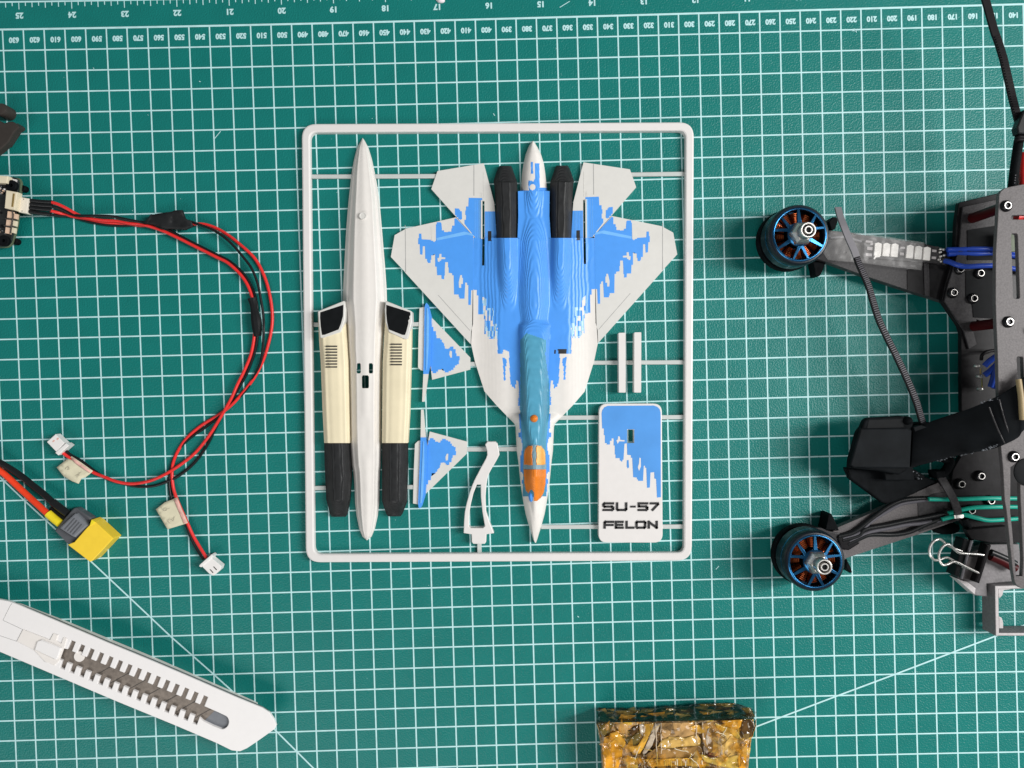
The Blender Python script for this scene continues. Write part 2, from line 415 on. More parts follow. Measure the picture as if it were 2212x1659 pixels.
def field(name, rows, hf, mf, mats, parent, dy=2.0, nx=60, sharp=38):  # raised body over a traced outline, hf(x,y,t)
    y0, y1 = rows[0][0], rows[-1][0]; ny = max(3, int((y1 - y0) / dy)); V = []; F = []; M = []
    for j in range(ny + 1):
        y = y0 + (y1 - y0) * j / ny; xl, xr = lerp_rows(rows, y)
        for i in range(nx + 1):
            s_ = i / nx; x = xl + (xr - xl) * s_; z = max(0.3, hf(x, y, 2 * s_ - 1)); p = W((x, y), z)
            if i == 0: V.append((p[0], p[1], 0.05))
            V.append(p)
            if i == nx: V.append((p[0], p[1], 0.05))
    c = nx + 3
    for j in range(ny):
        y = y0 + (y1 - y0) * (j + .5) / ny; xl, xr = lerp_rows(rows, y)
        for i in range(c - 1):
            x = xl + (xr - xl) * min(1, max(0, (i - .5) / nx)); m = mf(x, y)
            if m is None: continue
            a = j * c + i; F.append((a, a + c, a + c + 1, a + 1)); M.append(m)
    n = len(V)
    for j in (0, ny):                                                  # end walls
        ring = [j * c + i for i in range(c)]; base = len(V)
        V += [(V[k][0], V[k][1], 0.05) for k in ring]
        y = y0 if j == 0 else y1; xl, xr = lerp_rows(rows, y)
        for i in range(c - 1):
            if xr - xl < 1: break
            m = mf(xl + (xr - xl) * i / c, y + (1 if j == 0 else -1)); m = 0 if m is None else m
            F.append((ring[i], ring[i + 1], base + i + 1, base + i)); M.append(m)
    return mesh(name, V, F, mats, parent, mi=M, sharp=sharp)

# ------------------------------------------------------------------ table, cutting mat
def slab(name, x0, x1, y0, y1, z0, z1, m, parent=None, bevel=0.0, D=False):
    b = MB(); b.poly([(x0, y0), (x1, y0), (x1, y1), (x0, y1)], z0, z1, D=D); return b.build(name, m, parent, bevel=bevel)
tt = slab('table_top', -900, 900, -700, 700, -33, -3.05, 'table', bevel=2); tag(tt, kind='structure')
mat_o = thing('cutting_mat', 'large green self-healing cutting mat with white grid and ruler numbers, lying under everything', 'cutting mat', (CX, CY))
slab('mat_sheet', -420, 400, -285, 235, -3, 0, 'mat_green', mat_o, bevel=0.5)
PXc = [1136.474, 21.1, 0.081, 0.937, 1085.627, -10.294, 2.285, -2.314, 4.471, 4.403]
PYc = [832.275, 778.786, -8.85, 4.9, -33.249, -1.745, 1.892, 0.276, 3.619, 2.235]
def grid(k, r):                                                        # where the slightly wavy printed grid lies
    u = (k - 25) / 25; v = (r - 18) / 18; x = y = 0; n = 0
    for i in range(4):
        for j in range(4 - i):
            q = u ** i * v ** j; x += PXc[n] * q; y += PYc[n] * q; n += 1
    return (x, y)
def ribbon(b, pts, w, z, m=0):
    P = [Vector(W(p, z)) for p in pts]; V = []
    for i, p in enumerate(P):
        d = (P[min(i + 1, len(P) - 1)] - P[max(i - 1, 0)]).normalized(); a = Vector((-d.y, d.x, 0)) * w / 2
        V += [tuple(p - a), tuple(p + a)]
    b.add(V, [(2 * i, 2 * i + 2, 2 * i + 3, 2 * i + 1) for i in range(len(P) - 1)], m)
b = MB()
for k in range(-6, 57):
    ribbon(b, [grid(k, r) for r in range(0, 45)], 0.69, 0.06)
g_o = b.build('grid_lines_across', 'mat_print', mat_o, smooth=False); tag(g_o, kind='stuff')
b = MB()
for r in range(0, 45):
    ribbon(b, [grid(k, r) for k in range(-6, 57)], 0.95 if r == 0 else 0.69, 0.10)
g_o = b.build('grid_lines_along', 'mat_print', mat_o, smooth=False); tag(g_o, kind='stuff')
b = MB()
ribbon(b, G3([(-200, 2905), (0, 3092), (160, 3245), (330, 3402), (600, 3648), (840, 3873), (1110, 4128), (1385, 4370), (1780, 4728), (2030, 4977), (2200, 5130)]), 0.74, 0.14)
b.build('angle_line', 'mat_print', mat_o, smooth=False); b = MB()
ribbon(b, G3([(3900, 5080), (4909, 4706), (5430, 4508), (5800, 4370), (6186, 4223), (6449, 4123), (6636, 4052), (6900, 3950)]), 0.74, 0.14)
b.build('angle_line', 'mat_print', mat_o, smooth=False)
b = MB()
ribbon(b, [grid(k, -1.30) for k in range(-4, 56)], 0.8, 0.06)
for n in range(0, 190):
    k = 0.85 - 2.54 * 1.5 + n * 0.3175
    if k > 53: break
    e = -0.94 if (n - 12) % 8 == 0 else (-1.0 if (n - 12) % 4 == 0 else (-1.04 if n % 2 == 0 else -1.10))
    ribbon(b, [grid(k, -1.30), grid(k, e)], 0.45, 0.10)
b.build('inch_scale', 'mat_print', mat_o, smooth=False)
def text_tris(body, size, offset=0.0):
    c = bpy.data.curves.new('t', 'FONT'); c.body = body; c.size = size; c.align_x = 'CENTER'; c.align_y = 'CENTER'
    c.offset = offset; c.resolution_u = 3
    o = bpy.data.objects.new('t', c); COL.objects.link(o); bpy.context.view_layer.update()
    me = bpy.data.meshes.new_from_object(o.evaluated_get(bpy.context.evaluated_depsgraph_get()))
    V = [tuple(v.co) for v in me.vertices]; F = [tuple(p.vertices) for p in me.polygons]
    bpy.data.objects.remove(o); bpy.data.curves.remove(c); bpy.data.meshes.remove(me)
    return V, F
def text_at(b, body, size, c, ang, z, off, sx=1.0, m=0):
    V, F = text_tris(body, size, off); p = W(c, z); ca, sa = math.cos(ang), math.sin(ang)
    b.add([(p[0] + (x * sx) * ca - y * sa, p[1] + (x * sx) * sa + y * ca, z) for x, y, _ in V], F, m)
for n in range(-2, 52):
    b = MB(); c = grid(n + 0.53, 0.5); d = grid(n + 1.53, 0.5); ang = math.atan2(-(d[1] - c[1]), d[0] - c[0])
    text_at(b, str(630 - 10 * n), 3.55, c, math.pi + ang, 0.10, 0.20, 0.93)
    b.build('ruler_number', 'mat_print', mat_o, smooth=False)
for i, n in enumerate(range(26, 9, -1)):
    b = MB(); k = 0.85 + 2.54 * (25 - n); c = grid(k, -0.66); d = grid(k + 1, -0.66); ang = math.atan2(-(d[1] - c[1]), d[0] - c[0])
    text_at(b, str(n), 3.9, c, math.pi + ang, 0.10, 0.19)
    b.build('inch_number', 'mat_print', mat_o, smooth=False)
b = MB()                                                               # nicks and scuffs in the vinyl
for (x0, y0, x1, y1) in [(1430, 850, 1385, 905), (1290, 526, 1300, 530), (2212 + 1480, 8, 2212 + 1415, 48), (2212 + 985, 735, 2212 + 995, 750), (4424 + 1110, 185, 4424 + 1128, 210), (4424 + 1100, 200, 4424 + 1150, 192), (4424 + 235, 3318 + 350, 4424 + 215, 3318 + 372), (603, 440, 610, 444), (2212 + 1530, 3318 + 675, 2212 + 1540, 3318 + 682), (2212 + 1205, 112, 2212 + 1215, 122)]:
    ribbon(b, G3([(x0, y0), (x1, y1)]), 0.35, 0.13)
for i in range(45):
    x = random.uniform(0, 2212); y = random.uniform(60, 1650); a = random.uniform(0, 3.1); l = random.uniform(0.6, 3.0)
    ribbon(b, [(x, y), (x + l * math.cos(a), y + l * math.sin(a))], 0.16, 0.04)
tag(b.build('scuff_marks', 'mat_print', mat_o, smooth=False), kind='stuff')

# ------------------------------------------------------------------ model kit card
kit = thing('model_kit_card', 'white plastic frame card holding a blue and white toy jet kit in parts', 'model kit', (1078, 740))
b = MB()
b.poly(rrect([(651, 267), (1499.5, 263.2), (1495.2, 1211.5), (660, 1215.5)], 32, 8), 0.05, 3.4,
       holes=[rrect([(669.3, 285.5), (1481, 282), (1477.4, 1193.6), (678.6, 1197)], 16, 8)], ch=0.8)
b.build('sprue_frame', 'frame_white', kit, sharp=20)
def runner(pts, z1=1.5, w=9.2):
    (x0, y0), (x1, y1) = pts; d = Vector((x1 - x0, y1 - y0)).normalized(); n = Vector((-d.y, d.x)) * w / 2
    b = MB(); b.poly([(x0 + n.x, y0 + n.y), (x1 + n.x, y1 + n.y), (x1 - n.x, y1 - n.y), (x0 - n.x, y0 - n.y)], 0.05, z1)
    return b.build('runner', 'runner_white', kit, bevel=0.35)
for r_ in [[(668, 381), (950, 380)], [(1362, 376.5), (1482, 375)], [(676, 701), (692, 701)], [(884, 701), (907, 700)], [(1010, 786.5), (1036, 786)],
           [(1280, 783.5), (1479, 782.5)], [(1205, 902.5), (1296, 902)], [(1427, 901.5), (1479, 901)], [(1002, 971), (1052, 970.6)], [(1072, 970.6), (1120, 970)],
           [(677, 1054.8), (706, 1054)], [(876, 1052.5), (896, 1052)], [(1168, 1138.6), (1296, 1138.2)], [(1428, 1138), (1478, 1137.6)], [(1035.4, 1172), (1035.6, 1198)]]:
    runner(r_)

# --- lower fuselage shell with its two engine pods
low_rows = [(y, a, c) for (a, y), (c, _) in zip(
    fA([(455, 36), (443, 58), (413, 110), (390, 200), (377, 270), (365, 350), (357, 430), (347, 520), (340, 600), (328, 750), (320, 900), (312, 1050), (305, 1200), (304, 1300), (316, 1380), (330, 1500), (335, 1659)])
    + fB([(345, 200), (352, 500), (355, 700), (360, 850), (372, 1000), (384, 1050), (392, 1150), (398, 1300), (410, 1400), (430, 1500), (455, 1560), (488, 1588)]),
    fA([(456, 36), (472, 58), (500, 110), (527, 200), (542, 270), (558, 350), (572, 430), (585, 520), (592, 600), (605, 750), (617, 900), (630, 1050), (640, 1200), (643, 1300), (634, 1380), (622, 1500), (612, 1659)])
    + fB([(606, 200), (601, 500), (600, 700), (600, 850), (596, 1000), (590, 1050), (586, 1150), (583, 1300), (572, 1400), (550, 1500), (525, 1560), (492, 1588)]))]
hole_low = Reg([rrect(fB([(450, 308), (505, 308), (505, 405), (450, 405)]), 3), rrect(fB([(411, 214), (441, 214), (441, 291), (411, 291)]), 2.5), rrect(fB([(505, 214), (535, 214), (535, 291), (505, 291)]), 2.5)])
def low_h(x, y, t):
    xl, xr = lerp_rows(low_rows, y); w = (xr - xl) / 2
    top = min(9.0, 1.0 + w * 0.20); t = abs(t)
    p = 1 - 0.07 * sm(0.0, .5, t) - 0.42 * sm(.50, .80, t) - 0.40 * sm(.80, 1.0, t) ** 1.5
    if 880 < y < 1010: p -= 0.06 * math.exp(-(t / .25) ** 2) * sm(880, 930, y) * (1 - sm(960, 1010, y))
    return top * p
fl = field('lower_fuselage', low_rows, low_h, lambda x, y: None if hole_low(x, y) else 0, ['white_pla'], kit, nx=90)
b = MB(); p = W(fA([(456, 640)])[0], 9.0); b.lathe((p[0], p[1]), [(1.7, 8.2), (1.7, 8.93), (1.4, 8.97), (1.2, 8.8)], 24); b.build('socket_boss', 'white_flat', fl)
def pod(outer, rim, mouth, rows, slats, nz):
    o = field('engine_pod', rows, lambda x, y, t: 7.6 * (1 - 0.05 * sm(.2, .6, abs(t)) - 0.32 * sm(.6, 1.0, abs(t)) ** 2), lambda x, y: 0, ['cream_pla'], kit, nx=44)
    tag(o, 'cream coloured engine pod half')
    b = MB(); b.poly(rim, 0.05, 8.1); b.build('intake_lip', 'white_flat', o, bevel=0.4)
    b = MB(); b.poly(mouth, 8.05, 8.22); b.build('intake_mouth', 'black_flat', o)
    x0, x1, ys = slats
    for q in ys:
        b = MB(); b.poly(rrect(fB([(x0, q - 6), (x1, q - 6), (x1, q + 4), (x0, q + 4)]), .6), 7.1, 7.78); b.build('vent_slat', 'ink_black', o)
    nf = field('exhaust_nozzle', nz, lambda x, y, t: (7.4 - 2.4 * sm(nz[3][0], nz[-1][0], y)) * max(0.15, 1 - abs(t) ** 2.6) ** .5, lambda x, y: 0, ['black_pla'], kit, nx=30, sharp=30)
    return o
def rows2(f, L, Rr):
    a = f(L); c = f(Rr); return [(p[1], p[0], q[0]) for p, q in zip(a, c)]
pod(None, fA([(106, 1382), (312, 1300), (322, 1370), (318, 1450), (285, 1545), (150, 1590), (124, 1590), (112, 1470)]),
    fA([(127, 1391), (306, 1333), (303, 1420), (287, 1480), (268, 1525), (160, 1566), (140, 1567), (130, 1500), (125, 1430)]),
    rows2(lambda p: p, fA([(108, 1400), (118, 1620)]) + fB([(130, 200), (145, 600), (157, 832)]), fA([(316, 1400), (333, 1620)]) + fB([(342, 200), (350, 600), (354, 832)])),
    (168, 258, [81 + 23 * i for i in range(8)]),
    rows2(fB, [(157, 834), (160, 1000), (165, 1100), (173, 1270), (178, 1290), (203, 1385), (215, 1405)], [(354, 834), (364, 1000), (366, 1100), (354, 1270), (352, 1290), (335, 1380), (322, 1405)]))
pod(None, fA([(634, 1300), (836, 1382), (838, 1470), (806, 1600), (780, 1600), (660, 1545), (632, 1470), (626, 1370)]),
    fA([(640, 1333), (826, 1391), (828, 1410), (818, 1425), (822, 1440), (810, 1455), (812, 1475), (795, 1540), (785, 1567), (765, 1566), (658, 1524), (645, 1460), (640, 1400)]),
    rows2(lambda p: p, fA([(632, 1400), (622, 1620)]) + fB([(612, 200), (608, 600), (606, 832)]), fA([(835, 1400), (833, 1620)]) + fB([(830, 200), (818, 600), (805, 832)])),
    (671, 761, [65 + 22.7 * i for i in range(8)]),
    rows2(fB, [(606, 834), (606, 1000), (606, 1100), (607, 1280), (612, 1300), (640, 1385), (655, 1402)], [(805, 834), (805, 1000), (803, 1100), (799, 1270), (795, 1290), (763, 1390), (750, 1402)]))

# --- upper airframe
ax = lambda y: 1152.6 + (y - 310) / 855 * 3.6
def mir(pts): return [(2 * ax(y) - x, y - 0.009 * (2 * (ax(y) - x))) for x, y in pts][::-1]
wing_pts = fC([(1022, 1150), (1030, 1143), (795, 881), (150, 1026), (0, 1112)]) + T(1, 1, [(321, 6), (405, 95), (414, 108), (838, 571)]) + fE([(990, 700), (1018, 600), (1018, 0)])
tail_pts = fC([(555, 281), (1155, 180), (1290, 690), (1300, 800), (1312, 1000), (1325, 1165), (1164, 1165), (1164, 668), (1137, 668), (1137, 1165), (1042, 1150), (475, 514)])
blue_w1 = fC([(1018, 1125), (795, 892), (775, 902), (775, 985), (745, 992), (735, 1058), (690, 1074), (640, 1070), (612, 1030), (606, 962), (598, 945), (545, 945), (535, 1000), (535, 1168), (520, 1200), (500, 1197), (470, 1172), (350, 1166), (345, 1092), (315, 1092), (305, 1210), (325, 1250), (330, 1360), (360, 1366), (365, 1256), (392, 1256), (396, 1400), (420, 1440), (430, 1472), (465, 1472), (475, 1392), (500, 1356), (525, 1366), (525, 1500), (545, 1540), (550, 1622), (606, 1640)]) \
    + fE([(608, 20), (642, 25), (650, -70)]) + fC([(650, 1560), (655, 1462), (692, 1462), (700, 1600), (745, 1606), (765, 1659)]) \
    + fE([(770, 215), (830, 230), (840, 276), (905, 276), (915, 66), (940, 72), (955, 130), (955, 352), (986, 362), (992, 168), (1018, 166), (1018, 0)])
white_w = [fC([(580, 1355), (606, 1355), (606, 1398), (655, 1400), (655, 1417), (602, 1428), (582, 1458), (560, 1455), (555, 1415), (575, 1400)]),
           fC([(850, 1630), (872, 1630), (884, 1700), (862, 1790), (846, 1800), (834, 1790), (830, 1725)]), fC([(468, 1000), (500, 990), (535, 1000), (530, 1190), (500, 1190), (480, 1180)])]
flap_w = fC([(540, 1150), (900, 1066), (1000, 1090), (1018, 1108), (1018, 1122), (930, 1106), (545, 1182)])
blue_t = [fC([(960, 628), (1134, 632), (1136, 1160), (1050, 1150), (905, 965), (925, 860), (915, 840), (925, 745), (955, 735)]),
          fC([(780, 765), (835, 768), (848, 795), (870, 810), (874, 900), (850, 918), (800, 868), (782, 840)]),
          fC([(1168, 805), (1300, 805), (1312, 1000), (1324, 1163), (1168, 1163)])]
def stair(P):
    out = []
    for i in range(len(P)):
        a = P[i]; b = P[(i + 1) % len(P)]; out.append(a); dx = abs(a[0] - b[0]); dy = abs(a[1] - b[1])
        if dx > 1.1 and dy > 1.1 and dx < 16 and dy < 30 and i < len(P) - 1:
            n = 2 if dx > 5 and dy > 5 else 1; lx, ly = a
            for k in range(n):
                ex = a[0] + (b[0] - a[0]) * (k + 1) / n; ey = a[1] + (b[1] - a[1]) * (k + 1) / n; ym = (ly + ey) / 2
                out += [(lx, ym), (ex, ym)]; lx, ly = ex, ey
    return out
blue_w1 = blue_w1[:2] + stair(blue_w1[2:]); white_w = [stair(q) for q in white_w]; blue_t = [stair(blue_t[0][:3]) + blue_t[0][3:4] + stair(blue_t[0][4:]), stair(blue_t[1][:5]) + stair(blue_t[1][5:]), blue_t[2]]
line_w = [T(1, 0, [(412, 1460), (416, 1460), (418, 1659), (414, 1659)]), T(1, 1, [(414, 0), (418, 0), (420, 105), (413, 105)]),
          fE([(560, 232), (566, 228), (980, 690), (974, 692)])]
def half(side):
    f = (lambda p: p) if side < 0 else mir
    b = MB(); b.poly(f(wing_pts), 0.05, 2.0)
    for q in [blue_w1]: b.poly(f(q), 1.9, 2.05, holes=[], m=1)
    for q in white_w: b.poly(f(q), 2.0, 2.09, m=0)
    b.poly(f(flap_w), 2.0, 2.12, m=2)
    for q in line_w: b.poly(f(q), 2.0, 2.04, m=3)
    w = b.build('wing', ['white_flat', 'blue_flat', 'blue_light', 'groove2'], AF)
    b = MB(); b.poly(f(tail_pts), 0.05, 2.0)
    for q in blue_t: b.poly(f(q), 1.9, 2.05, m=1)
    b.poly(f(fC([(1098, 655), (1118, 655), (1118, 1160), (1098, 1160)])), 2.0, 2.25, m=2)
    b.poly(f(fC([(1118, 655), (1136, 662), (1136, 1160), (1118, 1160)])), 2.0, 2.6, m=4)
    for x in (1040, 1065, 1085): b.poly(f(fC([(x, 655), (x + 5, 655), (x + 5, 1150), (x, 1150)])), 2.0, 2.12, m=2)
    for x in (1180, 1195, 1215, 1235, 1255, 1270): b.poly(f(fC([(x, 812), (x + 5, 812), (x + 5, 1160), (x, 1160)])), 2.0, 2.14, m=2)
    b.poly(f(fC([(1022, 200), (1032, 200), (1032, 600), (1022, 600)])), 2.0, 2.03, m=3)
    for x in (1110, 1130, 1150): b.poly(f(fC([(x, 560 if x < 1140 else 300), (x + 4, 560 if x < 1140 else 300), (x + 4, 628), (x, 628)])), 2.0, 2.1, m=0)
    b.poly(f(rrect(fC([(1209, 1060), (1254, 1060), (1256, 1163), (1209, 1163)]), 1)), 2.0, 2.2, m=5)
    b.build('tailplane', ['white_flat', 'blue_flat', 'blue_light', 'groove2', 'white_flat', 'ink_black'], AF)
    nz = rows2(lambda p: p, T(1, 0, [(1026, 1074), (1018, 1085), (1003, 1120), (986, 1176), (990, 1190), (1000, 1320), (1006, 1561)]), T(1, 0, [(1100, 1074), (1106, 1085), (1118, 1120), (1138, 1176), (1140, 1190), (1141, 1320), (1140, 1561)]))
    if side > 0: nz = [(y - 0.35, 2 * ax(y) - c, 2 * ax(y) - a) for y, a, c in nz]
    yk = nz[3][0]
    field('exhaust_nozzle', nz, lambda x, y, t: (7.2 if y > yk + 1 else 6.2 - 2.0 * (yk + 1 - y) / (yk - nz[0][0] + 1)) * max(0.12, 1 - abs(t) ** 2.8) ** .5, lambda x, y: 0, ['black_pla'], AF, nx=34, sharp=26)
mat('groove2', (0.36, 0.36, 0.35), 0.6)

bl_edge = fE([(1018, 166), (1060, 166), (1066, 235), (1085, 240), (1085, 475), (1160, 480), (1165, 730), (1218, 742), (1226, 792), (1246, 792), (1250, 700), (1275, 600), (1330, 600), (1335, 990), (1400, 1000), (1410, 935), (1440, 935), (1480, 975), (1490, 1180), (1500, 1370), (1520, 1400), (1545, 1440), (1562, 1440), (1575, 1340), (1605, 1345), (1612, 1500), (1600, 1620)]) \
    + fN([(185, 60), (180, 100), (195, 130), (205, 200), (190, 215), (195, 330), (205, 400), (182, 415), (185, 450), (205, 470), (215, 480), (225, 560), (215, 640), (203, 660), (205, 860), (222, 800), (235, 900), (220, 920), (232, 1000), (240, 1090), (262, 1090), (262, 1040), (290, 1100)])
bl_edge = stair(bl_edge)
blk = [bl_edge + [(ax(1130), bl_edge[-1][1]), (ax(514), 514), (1010, 514)]]
isl = fE([(1398, 1040), (1428, 1045), (1452, 1070), (1450, 1145), (1436, 1160), (1436, 1335), (1414, 1340), (1404, 1130)])
mott = [fE([(1140, 250), (1190, 280), (1190, 400), (1290, 400), (1290, 600), (1330, 600), (1330, 800), (1230, 790), (1170, 730), (1175, 500), (1145, 480)])]
teal = T(1, 1, [(1158, 545), (1200, 500), (1330, 545), (1322, 640), (1345, 800), (1350, 1000), (1330, 1180), (1325, 1300), (1325, 1560), (1175, 1560), (1180, 1300), (1172, 1180), (1158, 1000), (1160, 800)]) 
for q in (teal,):
    teal = [(x + 0.0, y) for x, y in q]
Rbl = Reg([blk[0], mir(blk[0]), isl, mir(isl)]); Rmo = Reg([mott[0], mir(mott[0])]); Rte = Reg([teal])
slot = fC([(1137, 1140), (1163, 1140), (1163, 1502), (1137, 1502)])
dark1 = fC([(1209, 1150), (1254, 1150), (1256, 1192), (1209, 1192)])
dark2 = [Q(1960, 1040, 3.456, [(457, 930), (571, 928), (571, 992), (457, 994)]), Q(1960, 1040, 3.456, [(408, 935), (426, 935), (426, 995), (408, 995)])]
Rsl = Reg([slot, mir(slot)]); Rdk = Reg([dark1, mir(dark1)] + dark2)
rnd = random.Random(3); mot_cells = {}
def f_mat(x, y):
    if Rsl(x, y): return None
    if Rdk(x, y): return 4
    if Rmo(x, y):
        k = (int(x / 3.2), int(y / 11)); v = mot_cells.setdefault(k, rnd.random())
        return 3 if v < .5 else (0 if v < .72 else 1)
    if Rte(x, y): return 2
    return 1 if Rbl(x, y) else 0
fus_L = [(514, 1022.5), (562, 1022), (700, 1020), (742.5, 1017.6)] + [(y, x) for x, y in fE([(1040, 1090), (1165, 1480), (1322, 1661)])] + [(y, x) for x, y in fN([(140, 312), (152, 345), (165, 600), (185, 750), (205, 950), (230, 1120), (260, 1280), (300, 1420), (345, 1562), (368, 1590)])]
fus_rows = []
for y, x in fus_L:
    xr = 2 * ax(y) - x
    if y > 1000: xr = {}.get(y, xr)
    fus_rows.append((y, x, xr))
fus_rows[-1] = (fus_rows[-1][0], fus_L[-1][1] - 0.6, fus_L[-1][1] + 0.6)
SP = [(300, 10, 3.5), (330, 20, 5), (410, 30, 6.2), (450, 34, 5.2), (470, 38, 4.8), (520, 42, 6.2), (600, 44, 7.2), (660, 42, 7.4), (690, 39, 7.0), (712, 36, 8.0), (740, 34, 8.7), (800, 30, 9.6), (900, 27, 10.4), (960, 26, 11.2), (1000, 26, 12.2), (1030, 25, 12.0), (1060, 21, 10.2), (1090, 15, 7.8), (1125, 9, 5.2), (1170, 2, 1.2)]
def smax(a, b, k=0.8):
    h = max(k - abs(a - b), 0) / k; return max(a, b) + h * h * k / 4
def Hf(x, y, t=0):
    a = abs(x - ax(y)); w, h = lerp_rows(SP, y)
    base = 2.0 + 2.4 * sm(0, 1, (131 - a) / 70) 
    tt_ = min(1, a / w); e_ = 2.0 + 3.0 * sm(690, 720, y) * (1 - sm(900, 960, y)); s = 1.0 + (h - 1.0) * (max(0, 1 - tt_ ** e_)) ** (.85 if y < 700 else .62) if a < w else 0
    z = smax(base, s)
    if y < 760:
        f = 1 - sm(560, 740, y); u = abs(a - 58 + (y - 520) * 0.02) / (23 - 6 * (1 - f))
        if u < 1: z = smax(z, 2 + (5.6 * f) * (1 - u ** 2.2) ** .6, 1.2)
    if y > 860:
        xl, xr = lerp_rows(fus_rows, y); e = (xr - xl) / 2; q = min(1, a / max(e, 1)); k = sm(868, 925, y)
        hn = 2.0 + min(6.0, e * 0.17); nose = 0.6 + hn * (1 - q ** 2.4) ** .55
        z = smax(z * (1 - k) + k * min(z if a < w else 0, 99), nose * k)
    return z
AF = None
AF = field('upper_airframe', fus_rows, Hf, f_mat, ['white_pla', 'blue_pla', 'teal_pla', 'mottle_pla', 'ink_black'], kit, dy=1.7, nx=150)
half(-1); half(1)
st_rows = rows2(lambda p: p, T(1, 0, [(1239, 914), (1228, 925), (1213, 952), (1195, 1000), (1181, 1060), (1172, 1120), (1165, 1236), (1145, 1238), (1147, 1400), (1142, 1545)]),
                T(1, 0, [(1243, 914), (1254, 925), (1270, 952), (1294, 1000), (1312, 1060), (1321, 1120), (1334, 1236), (1350, 1238), (1348, 1400), (1358, 1545)]))
st_blue = Reg([fC([(1640, 545), (1735, 560), (1745, 560), (1730, 450), (1735, 400), (1800, 415), (1820, 370), (1815, 180), (1875, 180), (1880, 495), (1975, 495), (2020, 540), (2060, 1700), (1560, 1700)]), fC([(1765, 165), (1790, 165), (1795, 320), (1765, 315)])])
st_wht = Reg([circ(fC([(1787, 490)])[0], 6.5)])
def st_h(x, y, t):
    w, h = lerp_rows(SP, y); t = abs(t)
    z = h * (max(0.06, 1 - t ** 2.4)) ** .5
    return z if y < 412 else max(3.0 - 0.6 * sm(.85, 1, t), Hf(x, y))
field('tail_boom', st_rows, st_h, lambda x, y: 1 if (st_blue(x, y) or y > 412) and not st_wht(x, y) else 0, ['white_pla', 'blue_pla'], AF, dy=1.5, nx=56)
def drape(name, poly, off, m, parent, step=1.1, thick=0.5):            # thin shell that follows the body below it
    x0, x1, y0, y1 = bbox(poly); nx = int((x1 - x0) / step) + 1; ny = int((y1 - y0) / step) + 1; idx = {}; V = []; F = []
    def v(i, j):
        if (i, j) not in idx:
            x = x0 + i * step; y = y0 + j * step; idx[(i, j)] = len(V); V.append(W((x, y), Hf(x, y) + off))
        return idx[(i, j)]
    for i in range(nx):
        for j in range(ny):
            if inside((x0 + (i + .5) * step, y0 + (j + .5) * step), poly): F.append((v(i, j), v(i, j + 1), v(i + 1, j + 1), v(i + 1, j)))
    return mesh(name, V, F, m, parent, solid=thick)
drape('canopy_frame', fN([(233, 810), (238, 640), (250, 575), (285, 540), (350, 535), (435, 540), (470, 600), (487, 760), (480, 830), (240, 830)]), 0.18, 'mottle_g', AF) if False else None
mat('canopy_grey', (0.20, 0.33, 0.40), 0.4, var=0.1, layers=0.5)
drape('canopy_frame', fN([(233, 812), (238, 640), (250, 575), (285, 541), (350, 536), (435, 541), (470, 600), (484, 760), (480, 812)]), 0.15, 'canopy_grey', AF)
drape('canopy_pane', fN([(245, 753), (243, 650), (254, 590), (285, 552), (330, 549), (332, 590), (322, 640), (330, 700), (330, 755)]), 0.45, 'orange_pla', AF)
drape('canopy_pane', fN([(380, 755), (374, 700), (382, 650), (374, 600), (378, 546), (425, 552), (458, 590), (472, 640), (474, 750)]), 0.45, 'orange_light', AF) if False else None
mat('orange_light', (0.86, 0.40, 0.09), 0.36, var=0.1, layers=0.4)
drape('canopy_pane', fN([(380, 755), (374, 700), (382, 650), (374, 600), (378, 546), (425, 552), (458, 590), (472, 640), (474, 750)]), 0.45, 'orange_light', AF)
drape('windscreen', fN([(240, 802), (480, 802), (476, 950), (455, 1050), (425, 1105), (380, 1142), (350, 1140), (347, 1050), (330, 1020), (308, 1018), (290, 1060), (262, 1030), (245, 940)]), 0.45, 'orange_pla', AF)
def blob(name, c, rx, ry, z0, h, m, parent, n=20):
    p = W(c, z0 + h); V = []; F = []; rings = 6
    for i in range(rings + 1):
        a = math.pi / 2 * i / rings
        for k in range(n):
            q = 2 * math.pi * k / n; V.append((p[0] + rx * math.cos(a) * math.cos(q), p[1] + ry * math.cos(a) * math.sin(q), z0 + h * math.sin(a)))
    for i in range(rings):
        for k in range(n): F.append((i * n + k, i * n + (k + 1) % n, (i + 1) * n + (k + 1) % n, (i + 1) * n + k))
    return mesh(name, V, F, m, parent)
c_ = fN([(352, 258)])[0]; blob('beacon_dome', c_, 1.95, 1.95, Hf(*c_) - 0.5, 1.9, 'orange_pla', AF)
c_ = fN([(320, 1093)])[0]; blob('sensor_pod', c_, 1.25, 2.9, Hf(*c_) - 0.6, 1.6, 'blue_pla', AF)
b = MB(); p_ = W(fN([(352, 258)])[0], 10.2)

